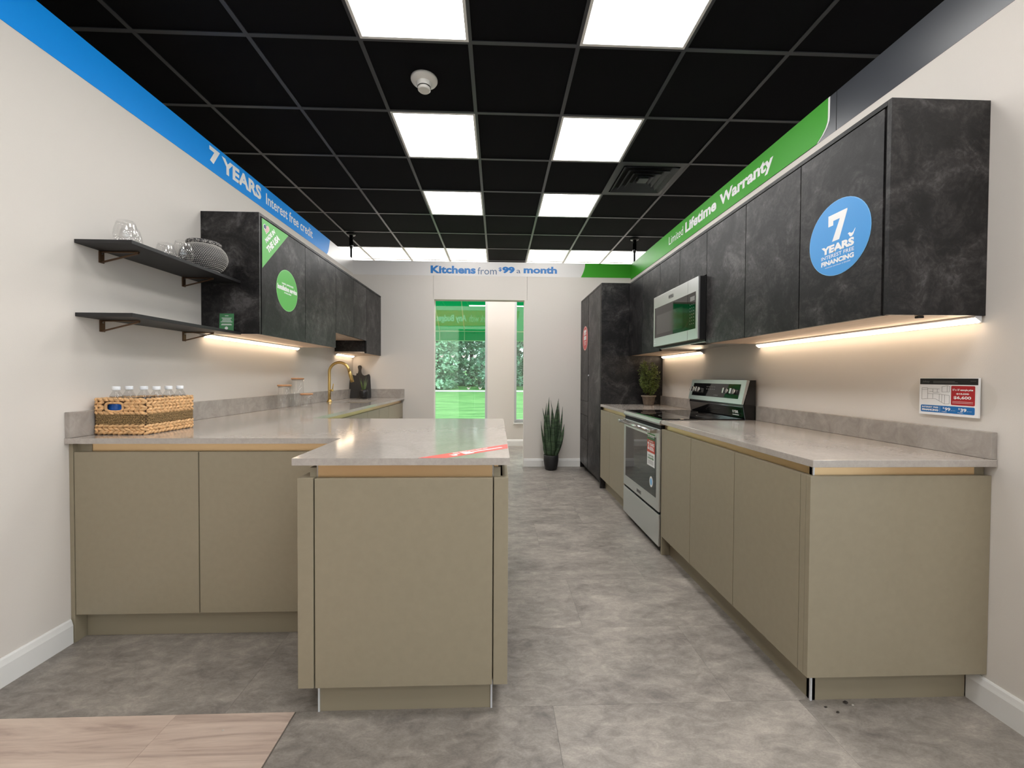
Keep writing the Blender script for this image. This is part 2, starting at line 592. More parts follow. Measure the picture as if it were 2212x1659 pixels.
# ================================================================== SETTING
XL, XR, YB = -1.88, 1.765, 5.37          # faces of the three partitions
G = 0.6096                                # ceiling module
CX0, CY0, CZ = -1.9912, 2.3157, 3.053     # a crossing of the ceiling grid
RX0, RX1 = CX0 - 2 * G, CX0 + 9 * G       # outer room
RY0, RY1 = CY0 - 9 * G, 7.0

# ---- floor
TW, TL, TY0 = 0.4545, 0.909, 1.443
floor = struct('floor', B().box(RX0, RX1, RY0, RY1 + 0.1, -0.06, -0.004), 'subfloor')
GAP = 0.00035
def tile_obj(name, x0, x1, y0, y1, mat, cache={}):
    key = (name, round(x1 - x0, 3), round(y1 - y0, 3))
    cx, cy = (x0 + x1) / 2, (y0 + y1) / 2
    if key not in cache:
        hx, hy = (x1 - x0) / 2 - GAP, (y1 - y0) / 2 - GAP
        b = B()
        b.box(-hx, hx, -hy, hy, -0.004, 0.0)
        me = bpy.data.meshes.new(name)
        b.bm.to_mesh(me); b.bm.free()
        me.materials.append(MATS[mat])
        cache[key] = me
    o = bpy.data.objects.new(name, cache[key])
    link(o, floor)
    o.location = (cx, cy, 0)
    return o
joints = {-1: 0.205, 0: 0.866, 1: 0.409, 2: 0.873, 3: 0.30, 4: 0.70, 5: 0.12, 6: 0.55, 7: 0.9, 8: 0.33, 9: 0.62}
WOODX = -0.709
rnd = random.Random(3)
for k in range(-10, 13):
    y0, y1 = TY0 + k * TW, min(TY0 + (k + 1) * TW, RY1)
    if y1 - y0 < 0.02 or y1 <= RY0:
        continue
    y0 = max(y0, RY0)
    j = joints.get(k, rnd.uniform(0, 0.9))
    x = j - math.ceil((j - RX0) / TL) * TL
    lo = WOODX if k < 0 else RX0
    while x < RX1:
        a, c = max(x, lo), min(x + TL, RX1)
        if c - a > 0.02:
            tile_obj('floor_tile', a, c, y0, y1, 'floor_tile')
        x += TL
PW = TW / 2
for k in range(-1, -21, -1):
    y1 = TY0 + (k + 1) * PW
    y0 = y1 - PW
    x = WOODX
    first = True
    off = {-1: 0.405, -2: 0.84, -3: 0.26}.get(k, rnd.uniform(0.2, 1.1))
    while x > RX0:
        ln = off if first else 1.219
        first = False
        a = max(x - ln, RX0)
        if x - a > 0.02:
            tile_obj('floor_plank', a, x, y0, y1, 'floor_plank')
        x -= ln

# ---- ceiling: black lay-in tiles in a tee grid
LIGHTS = {(c, r) for r in (-1, 1, 3, -3, -5, -7) for c in (2, 4)}
LIGHTS |= {(c, r) for r in (-3, -5, -7) for c in (6,)}  # unseen extra panels, added to brighten the walls near the camera
LIGHTS |= {(c, r) for r in (6, 7) for c in (-1, 0, 1, 2, 4, 5, 6, 7)}
VENT = (5, 2)
ceiling = struct('ceiling', B().box(RX0, RX1, RY0, RY1 + 0.1, CZ + 0.03, CZ + 0.1), 'ceiling_black')
b = B(); b.box(-G / 2, G / 2, -G / 2, G / 2, 0.004, 0.016)
tile_me = bpy.data.meshes.new('ceiling_tile'); b.bm.to_mesh(tile_me); b.bm.free(); tile_me.materials.append(MATS['ceiling_black'])
for c in range(-2, 9):
    for r in range(-9, 8):
        if (c, r) in LIGHTS or (c, r) == VENT:
            continue
        o = bpy.data.objects.new('ceiling_tile', tile_me); link(o, ceiling)
        o.location = (CX0 + (c + .5) * G, CY0 + (r + .5) * G, CZ)
for c in range(-2, 10):
    x = CX0 + c * G
    obj('ceiling_tee', B().box(x - .012, x + .012, RY0, RY1, CZ - .001, CZ + .02), 'tee_black', ceiling)
for r in range(-9, 9):
    y = CY0 + r * G
    if y < RY1 - 0.03:
        obj('ceiling_tee', B().box(RX0, RX1, y - .012, y + .012, CZ - .0005, CZ + .02), 'tee_black', ceiling)

# ---- partitions
WT_L, WT_B, WT_R = 2.522, 2.506, 2.484    # top of the beige part
HT_L, HT_B, HT_R = 2.704, 2.690, 2.688    # top of the header boards
struct('wall_left', B().box(XL - .11, XL, -1.0, YB + .12, 0, WT_L), 'wall')
struct('wall_right', B().box(XR, XR + .11, .8, YB + .12, 0, WT_R), 'wall')
OX0, OX1, OZ = -0.832, 0.347, 2.196
wb = sroot('wall_back', (0, YB, 0))
obj('wall_panel', B().prism([(XL, YB, 0), (OX0, YB, 0), (OX0, YB, OZ), (-0.845, YB, OZ), (-0.845, YB, WT_B), (XL, YB, WT_B)], (0, .12, 0)), 'wall', wb)
obj('wall_panel', B().prism([(OX1, YB, 0), (XR, YB, 0), (XR, YB, WT_B), (0.386, YB, WT_B), (0.386, YB, OZ), (OX1, YB, OZ)], (0, .12, 0)), 'wall', wb)
obj('wall_panel', B().box(-0.842, 0.383, YB + .0005, YB + .12, OZ, WT_B), 'wall', wb)
# outer shell of the showroom
wfr = B()
SFX = (1.3, RX1 - .25)
SFZ = (.25, 2.75)
for x0, x1 in ((RX0, SFX[0]), (SFX[1], RX1)):
    wfr.box(x0, x1, RY0 - .1, RY0, 0, CZ + .1)
for k in range(1):
    wfr.box(SFX[2 * k], SFX[2 * k + 1], RY0 - .1, RY0, 0, SFZ[0]); wfr.box(SFX[2 * k], SFX[2 * k + 1], RY0 - .1, RY0, SFZ[1], CZ + .1)
struct('wall_front', wfr, 'wall')
for k in range(1):
    x0, x1 = SFX[2 * k], SFX[2 * k + 1]
    f = B()
    f.box(x0, x0 + .05, RY0 - .09, RY0 - .02, *SFZ); f.box(x1 - .05, x1, RY0 - .09, RY0 - .02, *SFZ)
    f.box(x0 + .05, x1 - .05, RY0 - .09, RY0 - .02, SFZ[0], SFZ[0] + .05); f.box(x0 + .05, x1 - .05, RY0 - .09, RY0 - .02, SFZ[1] - .05, SFZ[1])
    wo = struct('window_%d' % (k + 3), f, 'win_frame', ((x0 + x1) / 2, RY0, SFZ[0]))  # assumed window out of view, added for daylight from behind the camera
    obj('window_pane', B().box(x0 + .05, x1 - .05, RY0 - .058, RY0 - .052, SFZ[0] + .05, SFZ[1] - .05), 'fill_window_glass', wo)
struct('wall_outer_left', B().box(RX0 - .1, RX0, RY0 - .1, RY1 + .1, 0, CZ + .1), 'wall')
wor = B()
SWY = (RY0 + .25, -1.25, -1.1, .75)
for y0, y1 in ((RY0 - .1, SWY[0]), (SWY[1], SWY[2]), (SWY[3], RY1 + .1)):
    wor.box(RX1, RX1 + .1, y0, y1, 0, CZ + .1)
for k in range(2):
    wor.box(RX1, RX1 + .1, SWY[2 * k], SWY[2 * k + 1], 0, SFZ[0]); wor.box(RX1, RX1 + .1, SWY[2 * k], SWY[2 * k + 1], SFZ[1], CZ + .1)
struct('wall_outer_right', wor, 'wall')
for k in range(2):
    y0, y1 = SWY[2 * k], SWY[2 * k + 1]
    f = B()
    f.box(RX1 + .02, RX1 + .09, y0, y0 + .05, *SFZ); f.box(RX1 + .02, RX1 + .09, y1 - .05, y1, *SFZ)
    f.box(RX1 + .02, RX1 + .09, y0 + .05, y1 - .05, SFZ[0], SFZ[0] + .05); f.box(RX1 + .02, RX1 + .09, y0 + .05, y1 - .05, SFZ[1] - .05, SFZ[1])
    wo = struct('window_%d' % (k + 4), f, 'win_frame', (RX1, (y0 + y1) / 2, SFZ[0]))  # unseen side windows, added to throw daylight onto the left wall
    obj('window_pane', B().box(RX1 + .052, RX1 + .058, y0 + .05, y1 - .05, SFZ[0] + .05, SFZ[1] - .05), 'fill_window_glass', wo)
W1 = (-1.62, -0.176); W2 = (0.288, 1.62); WZ0, WZ1 = 0.40, 2.62
wf = B()
wf.box(RX0, W1[0], RY1, RY1 + .16, 0, CZ + .1)
wf.box(W1[1], W2[0], RY1, RY1 + .16, 0, CZ + .1)
wf.box(W2[1], RX1, RY1, RY1 + .16, 0, CZ + .1)
for w in (W1, W2):
    wf.box(w[0], w[1], RY1, RY1 + .16, 0, WZ0)
    wf.box(w[0], w[1], RY1, RY1 + .16, WZ1, CZ + .1)
struct('wall_far', wf, 'wall')
for i, w in enumerate((W1, W2)):
    f = B()
    y0, y1 = RY1 + .05, RY1 + .11
    f.box(w[0], w[0] + .04, y0, y1, WZ0, WZ1, .004); f.box(w[1] - .04, w[1], y0, y1, WZ0, WZ1, .004)
    f.box(w[0] + .04, w[1] - .04, y0, y1, WZ0, WZ0 + .05, .004); f.box(w[0] + .04, w[1] - .04, y0, y1, WZ1 - .05, WZ1, .004)
    wo = struct('window_%d' % (i + 1), f, 'win_frame', ((w[0] + w[1]) / 2, RY1, WZ0))
    obj('window_pane', B().box(w[0] + .04, w[1] - .04, RY1 + .076, RY1 + .082, WZ0 + .05, WZ1 - .05), 'window_glass', wo)
    obj('window_sill', B().box(w[0] - .01, w[1] + .01, RY1 - .02, RY1 + .05, WZ0 - .025, WZ0, .004), 'trim_white', wo)

# ---- baseboards with an eased top
def bb_profile(b, side, a0, a1, pos):
    h = 0.108
    prof = [(0, 0), (.014, 0), (.014, h - .028), (.011, h - .018), (.008, h - .006), (.004, h), (0, h)]
    if side == 'L':
        b.prism([(pos + t_, a0, z) for t_, z in prof], (0, a1 - a0, 0))
    elif side == 'R':
        b.prism([(pos - t_, a0, z) for t_, z in prof], (0, a1 - a0, 0))
    else:
        b.prism([(a0, pos - t_, z) for t_, z in prof], (a1 - a0, 0, 0))
    return b
struct('baseboard_left', bb_profile(B(), 'L', -1.0, 1.846, XL), 'trim_white')
struct('baseboard_right', bb_profile(B(), 'R', .8, 1.44, XR), 'trim_white')
struct('baseboard_back', bb_profile(B(), 'B', OX1, 1.112, YB), 'trim_white')
struct('baseboard_far', bb_profile(B(), 'B', RX0, RX1, RY1), 'trim_white')

# ================================================================== CEILING FIXTURES
def make_light():
    t = thing('ceiling_light', 'square white light panel in the black ceiling over the kitchen aisle', 'light', (0, 0, CZ), 'light panels over the aisle')
    b = B(); i, o_ = .283, .2985
    for x0, x1, y0, y1 in ((-o_, o_, -o_, -i), (-o_, o_, i, o_), (-o_, -i, -i, i), (i, o_, -i, i)):
        b.box(x0, x1, y0, y1, CZ - .003, CZ + .014)
    obj('frame', b, 'trim_white', t)
    obj('diffuser', B().box(-i, i, -i, i, CZ + .001, CZ + .010), 'panel_light', t)
    return t
proto = make_light()
first = True
for (c, r) in sorted(LIGHTS, key=lambda k: (k[1], k[0])):
    loc = (CX0 + (c + .5) * G, CY0 + (r + .5) * G, CZ)
    if first:
        proto.location = loc; first = False; o = proto
    else:
        o = copy_tree(proto, loc)
    if r >= 6:
        o['label'] = 'square light panel in the ceiling band between back partition and windows'
        o['group'] = 'light panels by the windows'
        for ch in o.children:
            if ch.name.startswith('diffuser'):
                ch.material_slots[0].link = 'OBJECT'
                ch.material_slots[0].material = MATS['panel_light_soft']
    elif r < -1:
        o['label'] = 'square white light panel assumed in the unseen showroom ceiling'
        o['group'] = 'light panels of the showroom'

# diffuser vent
vx0, vx1 = CX0 + VENT[0] * G + .012, CX0 + (VENT[0] + 1) * G - .012
vy0, vy1 = CY0 + VENT[1] * G + .012, CY0 + (VENT[1] + 1) * G - .012
vcx, vcy = (vx0 + vx1) / 2, (vy0 + vy1) / 2
vent = thing('ceiling_vent', 'black square louvred air diffuser set in the black ceiling', 'vent', (vcx, vcy, CZ))
def sq_ring(b, r0, z0, r1, z1, th=.003):
    """sloped square ring between half-widths r0 and r1"""
    for k in range(4):
        a = [(-r0, -r0, z0), (r0, -r0, z0), (r1, -r1, z1), (-r1, -r1, z1)]
        for _ in range(k):
            a = [(-y, x, z) for x, y, z in a]
        b.prism([(vcx + x, vcy + y, CZ + z) for x, y, z in a], (0, 0, th))
    return b
obj('frame', sq_ring(B(), (vx1 - vx0) / 2, 0.0, .255, 0.0), 'tee_black', vent)
for r0, r1 in ((.245, .205), (.188, .150), (.132, .096), (.080, .052)):
    obj('louvre', sq_ring(B(), r0, -.008, r1, .022), 'tee_black', vent)
obj('core', B().box(vcx - .045, vcx + .045, vcy - .045, vcy + .045, CZ - .008, CZ + .004, .004), 'tee_black', vent)
obj('throat', B().box(vcx - .29, vcx + .29, vcy - .29, vcy + .29, CZ + .028, CZ + .03), 'black_gap', vent)

# smoke detector
sx, sy = -0.470, 2.615
sd = thing('smoke_detector', 'round white smoke detector on the black ceiling tile', 'smoke detector', (sx, sy, CZ))
obj('base', B().lathe([(.0, .004), (.083, .004), (.083, -.004), (.078, -.012), (.060, -.018), (.050, -.024)], (sx, sy, CZ), 36, cap1=True), 'white_plastic', sd)
obj('sensor_head', B().lathe([(.050, -.02), (.048, -.034), (.042, -.048)], (sx, sy, CZ), 36), 'white_plastic', sd)
obj('sensor_slot', B().lathe([(.036, -.03), (.036, -.052)], (sx, sy, CZ), 36, cap1=True), 'black_satin', sd)
obj('sensor_cap', B().lathe([(.040, -.052), (.040, -.062), (.034, -.068)], (sx, sy, CZ), 36, cap0=True, cap1=True), 'white_plastic', sd)

# poles that hold the partition corners to the ceiling
for px, py, lab in ((-1.93, 5.45, 'black ceiling pole above the corner of left and back partitions'), (1.835, 5.45, 'black ceiling pole above the corner of right and back partitions')):
    t = thing('ceiling_pole', lab, 'pole', (px, py, HT_B), 'ceiling poles')
    obj('flange', B().lathe([(.055, 0), (.055, -.012), (.03, -.02)], (px, py, CZ - .002), 20, cap0=True, cap1=True), 'black_satin', t)
    obj('sleeve', B().lathe([(.024, 0), (.024, -.14), (.016, -.17)], (px, py, CZ - .02), 16, cap0=True, cap1=True), 'black_gloss', t)
    obj('rod', B().lathe([(.014, 0), (.014, -(CZ - .18 - 2.50))], (px, py, CZ - .18), 14, cap0=True, cap1=True), 'black_satin', t)

# ================================================================== HEADER BANNERS
FL = Fr((XL, 0, 0), (0, 1, 0), (0, 0, 1), (1, 0, 0))       # left partition, u = y
FR_ = Fr((XR, 0, 0), (0, -1, 0), (0, 0, 1), (-1, 0, 0))    # right partition, u = -y
FB = Fr((0, YB, 0), (1, 0, 0), (0, 0, 1), (0, -1, 0))      # back partition, u = x

# left, blue
t = thing('header_banner', 'long blue banner reading 7 YEARS Interest free credit above left wall', 'banner', (XL, 2.2, WT_L))
obj('board', B().box(XL - .06, XL + .001, -1.0, YB + .05, WT_L, HT_L), 'banner_white', t)
cv = [(-1.0, WT_L + .002), (4.56, WT_L + .002)]
for i in range(7):
    a = i / 6
    cv.append((4.56 + .085 * a ** 0.6, WT_L + .002 + (HT_L - WT_L - .003) * a))
cv.append((-1.0, HT_L - .001))
obj('blue_print', slab(B(), FL, cv, .001, .003), 'banner_blue', t)
obj('lettering', text(B(), FL, '7', 2.738, 2.838, 2.578, 2.682, .0036, .03), 'print_white', t, fix=False)
obj('lettering', text(B(), FL, 'YEARS', 2.856, 3.318, 2.572, 2.676, .0036, .022), 'print_white', t, fix=False)
obj('lettering', text(B(), FL, 'Interest free credit', 3.385, 4.215, 2.575, 2.664, .0036, .008), 'print_white', t, fix=False)

# back, white with green end
t = thing('header_banner', 'white banner reading Kitchens from $99 a month above back wall', 'banner', (0, YB, WT_B))
obj('board', B().box(XL, XR, YB - .001, YB + .05, WT_B, HT_B), 'banner_white', t)
cv = [(XR, WT_B + .001), (XR, HT_B)]
for i in range(7):
    a = i / 6
    cv.append((1.150 - .055 * a ** 1.8, HT_B - (HT_B - WT_B - .001) * a))
obj('green_print', slab(B(), FB, cv, .001, .003), 'banner_green', t)
tb = .0036
for s_, u0, u1, v0, v1, bo, mt in (('Kitchens', -0.878, -0.292, 2.533, 2.634, .022, 'text_blue'), ('from', -0.268, -0.018, 2.527, 2.618, 0, 'text_slate'),
                                   ('$', .008, .048, 2.566, 2.622, .012, 'text_blue'), ('99', .056, .219, 2.546, 2.632, .03, 'text_blue'),
                                   ('a', .243, .296, 2.549, 2.592, 0, 'text_slate'), ('month', .336, .776, 2.548, 2.640, .022, 'text_blue')):
    obj('lettering', text(B(), FB, s_, u0, u1, v0, v1, tb, bo), mt, t, fix=False)

# right, green then dark slate
t = thing('header_banner', 'green banner reading Limited Lifetime Warranty above right wall', 'banner', (XR, 3.0, WT_R))
obj('board', B().box(XR - .001, XR + .06, .8, YB + .05, WT_R, HT_R), 'banner_dark', t)
def curve_r(off):
    c = [(-YB, WT_R + .001), (-YB, HT_R)]
    for i in range(9):
        a = i / 8
        c.append((-2.145 + off - .075 * max(0, (a - .55) / .45) ** 2, HT_R - (HT_R - WT_R - .001) * a))
    return c
obj('white_edge', slab(B(), FR_, curve_r(.012), .001, .0025), 'print_white', t)
obj('green_print', slab(B(), FR_, curve_r(0), .001, .004), 'banner_green', t)
hb = .0046
obj('lettering', text(B(), FR_, 'Limited', -4.165, -3.845, 2.552, 2.634, hb, 0.0), 'print_white', t, fix=False)
obj('lettering', text(B(), FR_, 'Lifetime', -3.800, -3.255, 2.548, 2.646, hb, .02), 'print_white', t, fix=False)
obj('lettering', text(B(), FR_, 'Warranty', -3.205, -2.575, 2.524, 2.640, hb, .02), 'print_white', t, fix=False)
obj('seam', B().box(XR - .002, XR - .0005, 2.090, 2.092, WT_R, HT_R), 'black_gap', t)

# banner on the far side of the back partition, seen mirrored in the window glass
FBB = Fr((0, YB + .12, 0), (-1, 0, 0), (0, 0, 1), (0, 1, 0))
t = thing('header_banner', 'orange banner reading work with Any Budget, facing the windows', 'banner', (-.5, YB + .12, 2.25))
obj('board', slab(B(), FBB, [(1.75, 2.26), (1.75, 2.59), (-.46, 2.59), (-.44, 2.45), (-.38, 2.34), (-.28, 2.26)], .001, .011), 'banner_red', t)
obj('lettering', text(B(), FBB, 'work with', .12, .60, 2.345, 2.495, .0116, 0.0), 'print_white', t, fix=False)
obj('lettering', text(B(), FBB, 'Any Budget', .66, 1.30, 2.315, 2.495, .0116, .02), 'print_white', t, fix=False)

# ================================================================== CABINETS
DT = 0.02   # door thickness
def door(parent, name, axis, face, a0, a1, z0, z1, mat, g=.0018, bev=.0012):
    """a slab front. axis 'x-': faces -X, 'x+': faces +X, 'y-': faces -Y (the camera)"""
    b = B()
    if axis == 'x-':
        b.box(face, face + DT, a0 + g, a1 - g, z0, z1, bev)
    elif axis == 'x+':
        b.box(face - DT, face, a0 + g, a1 - g, z0, z1, bev)
    else:
        b.box(a0 + g, a1 - g, face, face + DT, z0, z1, bev)
    return obj(name, b, mat, parent)

ZL, ZR = 0.909, 0.902       # worktop heights
DZ0, DZ1 = 0.124, 0.842     # base fronts
RF = 1.100                  # front plane of the right-hand base units
PF = 1.388                  # front plane of the peninsula
LFY = 1.850                 # front plane of the left-hand units that face the camera
LFX = -1.236                # front plane of the left-hand units by the wall

# -- right, near: end panel + single door unit
t = thing('base_cabinet', 'olive base cabinet with wide end panel and one narrow door, beside baseboard', 'cabinet', (1.43, 1.6, 0), 'right base cabinets')
obj('carcass', B().box(RF + .024, XR - .003, 1.408, 1.842, .124, .874), 'olive_side', t)
obj('end_panel', B().box(RF, XR - .001, 1.386, 1.406, DZ0, DZ1, .0015), 'olive', t)
obj('corner_post', B().box(RF, RF + .022, 1.4065, 1.432, DZ0, DZ1, .001), 'olive', t)
door(t, 'door', 'x-', RF, 1.432, 1.845, DZ0, DZ1, 'olive')
obj('handle_channel', B().box(RF + .022, RF + .05, 1.42, 1.845, DZ1 - .02, .8755), 'gold', t)
obj('handle_channel', B().box(RF + .024, 1.72, 1.404, 1.42, DZ1 - .01, .8755), 'gold', t)
obj('channel_edge', B().box(RF + .021, RF + .026, 1.401, 1.406, DZ1 - .004, .8755), 'alu', t)
obj('plinth', B().box(1.157, 1.175, 1.442, 1.845, 0, DZ0), 'olive_side', t)
obj('plinth', B().box(1.157, XR - .016, 1.442, 1.460, 0, DZ0), 'olive_side', t)
obj('plinth_edge', B().box(1.154, 1.161, 1.438, 1.444, 0, DZ0), 'alu', t)
# -- right, middle: two door unit
t = thing('base_cabinet', 'olive two-door base cabinet right beside the steel range', 'cabinet', (1.43, 2.26, 0), 'right base cabinets')
obj('carcass', B().box(RF + .024, XR - .003, 1.846, 2.686, .124, .874), 'olive_side', t)
door(t, 'door', 'x-', RF, 1.845, 2.273, DZ0, DZ1, 'olive')
door(t, 'door', 'x-', RF, 2.273, 2.686, DZ0, DZ1, 'olive')
obj('handle_channel', B().box(RF + .022, RF + .05, 1.845, 2.686, DZ1 - .02, .8755), 'gold', t)
obj('plinth', B().box(1.157, 1.175, 1.845, 2.668, 0, DZ0), 'olive_side', t)
obj('side_panel', B().box(RF + .002, XR - .003, 2.668, 2.686, 0, DZ0), 'olive_side', t)
# -- right, far: two door unit between range and tall units
t = thing('base_cabinet', 'olive two-door base cabinet between the range and the tall dark unit', 'cabinet', (1.43, 3.88, 0), 'right base cabinets')
obj('carcass', B().box(RF + .024, XR - .003, 3.462, 4.296, .124, .874), 'olive_side', t)
door(t, 'door', 'x-', RF, 3.462, 3.945, DZ0, DZ1, 'olive')
door(t, 'door', 'x-', RF, 3.945, 4.298, DZ0, DZ1, 'olive')
obj('handle_channel', B().box(RF + .022, RF + .05, 3.462, 4.296, DZ1 - .02, .8755), 'gold', t)
obj('plinth', B().box(1.157, 1.175, 3.462, 4.296, 0, DZ0), 'olive_side', t)

# -- right worktops and upstands
b = B().box(RF - .005, XR - .001, 1.370, 2.684, ZR - .026, ZR, .002)
tag(obj('worktop', b, 'quartz', None, (1.43, 2.0, ZR - .026)), 'pale grey stone worktop between the end panel and the range', 'worktop')
b = B().box(RF - .005, XR - .001, 3.464, 4.298, ZR - .026, ZR, .002)
tag(obj('worktop', b, 'quartz', None, (1.43, 3.9, ZR - .026)), 'short pale grey stone worktop carrying the potted fern', 'worktop')
b = B().box(XR - .022, XR - .001, 1.372, 2.684, ZR + .0005, .998, .0015)
tag(obj('upstand', b, 'quartz_honed', None, (XR, 2.0, ZR)), 'grey stone upstand on right wall under the price card', 'upstand')
b = B().box(XR - .022, XR - .001, 3.464, 4.298, ZR + .0005, .994, .0015)
tag(obj('upstand', b, 'quartz_honed', None, (XR, 3.9, ZR)), 'short grey stone upstand behind the potted fern', 'upstand')

# -- left block that faces the camera
t = thing('base_cabinet', 'olive two-door base cabinet under the woven basket, facing the showroom', 'cabinet', (-1.28, 2.2, 0))
obj('carcass', B().box(-1.862, -0.692, LFY + .024, 2.66, .124, .882), 'olive_side', t)
obj('end_panel', B().box(XL + .001, -1.862, LFY, LFY + .50, 0, .882, .001), 'olive', t)
door(t, 'door', 'y-', LFY, -1.860, -1.325, DZ0, .846, 'olive', .0025)
door(t, 'door', 'y-', LFY, -1.325, -0.692, DZ0, .846, 'olive', .0025)
obj('handle_channel', B().box(-1.80, -0.692, LFY + .022, LFY + .05, .826, .884), 'gold', t)
obj('side_filler', B().box(-1.862, -1.80, LFY + .02, LFY + .05, .83, .884), 'olive_side', t)
obj('plinth', B().box(-1.86, -0.69, 1.902, 1.92, 0, DZ0), 'olive_side', t)
# -- peninsula
t = thing('peninsula_cabinet', 'olive peninsula cabinet with a single plain front under the stone worktop', 'cabinet', (-.32, 2.0, 0))
obj('carcass', B().box(-.640, .012, PF + .024, 2.64, .124, .872), 'olive_side', t)
obj('front_panel', B().box(-.6145, -.0145, PF, PF + DT, DZ0, .839, .0015), 'olive', t)
obj('side_front', B().box(-.672, -.6195, PF, LFY - .002, DZ0, .841, .0015), 'olive', t)
obj('side_front', B().box(-.0105, .0385, PF, PF + .03, DZ0, .841, .0015), 'olive', t)
obj('side_front', B().box(.0185, .0385, PF + .031, 2.63, DZ0, .841, .0015), 'olive', t)
obj('handle_channel', B().box(-.612, -.016, PF + .021, PF + .05, .82, .8835), 'gold', t)
obj('handle_channel', B().box(-.0105, .004, PF + .031, 2.63, .82, .8835), 'gold', t)
obj('channel_edge', B().box(-.0165, -.0125, PF + .018, PF + .03, .84, .8835), 'steel_bright', t)
obj('channel_edge', B().box(-.6145, -.6105, PF + .018, PF + .03, .84, .8835), 'steel_bright', t)
obj('plinth', B().box(-.622, -.020, 1.444, 1.462, 0, DZ0), 'olive_side', t)
obj('plinth', B().box(-.036, -.020, 1.462, 2.6, 0, DZ0), 'olive_side', t)
obj('plinth_edge', B().box(-.628, -.622, 1.440, 1.447, 0, DZ0 - .001), 'alu', t)
obj('plinth_edge', B().box(-.020, -.014, 1.440, 1.447, 0, DZ0 - .001), 'alu', t)
# -- left run along the wall
for a0, a1, kind, lab in ((2.70, 3.92, 'd', 'pale olive base cabinet under the glass jars, along left wall'), (3.92, 4.68, 'd', 'pale olive base cabinet under the sink, along left wall'), (4.68, 5.362, 'w', 'pale olive base cabinet with drawer in the far left corner')):
    t = thing('base_cabinet', lab, 'cabinet', (-1.55, (a0 + a1) / 2, 0), 'left wall base cabinets')
    obj('carcass', B().box(XL + .001, LFX - .024, a0 + .001, a1 - .001, .124, .64 if a0 == 3.92 else .882), 'olive_side', t)
    if kind == 'd':
        mid = (a0 + a1) / 2
        door(t, 'door', 'x+', LFX, a0, mid, DZ0, .846, 'olive'); door(t, 'door', 'x+', LFX, mid, a1, DZ0, .846, 'olive')
    else:
        door(t, 'door', 'x+', LFX, a0, a1, DZ0, .66, 'olive'); door(t, 'drawer', 'x+', LFX, a0, a1, .664, .846, 'olive')
    obj('handle_channel', B().box(LFX - .05, LFX - .022, a0, a1, .826, .884), 'gold', t)
    obj('plinth', B().box(LFX - .075, LFX - .057, a0, a1, 0, DZ0), 'olive_side', t)

# -- left worktop, one L/T shaped slab with a sink cut-out
SX0, SX1, SY0, SY1 = -1.735, -1.365, 4.29, 4.79
bm_ = B()
zt, zb = ZL, ZL - .024
outer = [(XL + .001, 1.832), (-.694, 1.832), (-.688, 1.384), (.043, 1.384), (.041, 2.695), (-1.216, 2.695)]
def poly_slab(b, pts, z0, z1, bev=.0018):
    b.prism([(x, y, z0) for x, y in pts], (0, 0, z1 - z0), bev)
wt = B()
poly_slab(wt, outer + [(-1.216, SY0), (XL + .001, SY0)], zb, zt, 0)
wt.box(XL + .001, SX0, SY0, SY1, zb, zt); wt.box(SX1, -1.216, SY0, SY1, zb, zt)
wt.box(XL + .001, -1.216, SY1, YB - .001, zb, zt)
bmesh.ops.remove_doubles(wt.bm, verts=wt.bm.verts, dist=1e-5)
dead = [f for f in wt.bm.faces if abs(f.normal.z) < .5 and f.calc_area() > 0 and (abs(f.calc_center_median().y - SY0) < 1e-4 and (f.calc_center_median().x < SX0 - .01 or f.calc_center_median().x > SX1 + .01) or abs(f.calc_center_median().y - SY1) < 1e-4 and (f.calc_center_median().x < SX0 - .01 or f.calc_center_median().x > SX1 + .01))]
worktop_left = obj('worktop', wt, 'quartz', None, (-1.2, 2.3, zb))
tag(worktop_left, 'large pale grey stone worktop running from the peninsula along left wall', 'worktop')
b = B().box(XL + .001, XL + .021, 1.834, YB - .001, ZL + .0005, 1.022, .0015)
tag(obj('upstand', b, 'quartz_honed', None, (XL, 3.5, ZL)), 'long grey stone upstand along left wall behind basket and tap', 'upstand')
b = B().box(XL + .0215, -1.216, YB - .021, YB - .001, ZL + .0005, 1.022, .0015)
tag(obj('upstand', b, 'quartz_honed', None, (-1.55, YB, ZL)), 'short grey stone upstand on back wall behind cutting boards', 'upstand')

# -- tall dark units
TF, TZ0, TZ1 = 1.100, 0.075, 2.190
t = thing('tall_cabinet', 'tall dark slate cabinet with one full-height door and white knob dot', 'cabinet', (1.43, 4.6, 0), 'tall dark cabinets')
obj('carcass', B().box(TF + .024, XR - .003, 4.318, 4.904, TZ0, TZ1 - .02), 'slate', t)
obj('side_panel', B().box(TF, XR - .001, 4.300, 4.317, 0, TZ1, .001), 'slate', t)
obj('top_panel', B().box(TF, XR - .001, 4.3175, 4.904, TZ1 - .018, TZ1), 'slate', t)
door(t, 'door', 'x-', TF, 4.330, 4.904, TZ0, TZ1 - .022, 'slate', .003)
obj('door_shadow_strip', B().box(TF + .004, TF + .022, 4.317, 4.332, TZ0, TZ1 - .02), 'black_gap', t)
obj('plinth', B().box(TF + .055, TF + .07, 4.317, 4.904, 0, TZ0), 'black_satin', t)
kb = B(); kb.tube([(TF, 4.878, 1.209), (TF - .008, 4.878, 1.209)], .009, 12); obj('knob', kb, 'white_cap', t)
t = thing('tall_cabinet', 'tall dark slate cabinet with upper door and three drawers, red oval sticker', 'cabinet', (1.43, 5.12, 0), 'tall dark cabinets')
obj('carcass', B().box(TF + .024, XR - .003, 4.906, 5.345, TZ0, TZ1 - .02), 'slate', t)
obj('side_panel', B().box(TF, XR - .001, 5.346, 5.364, 0, TZ1, .001), 'slate', t)
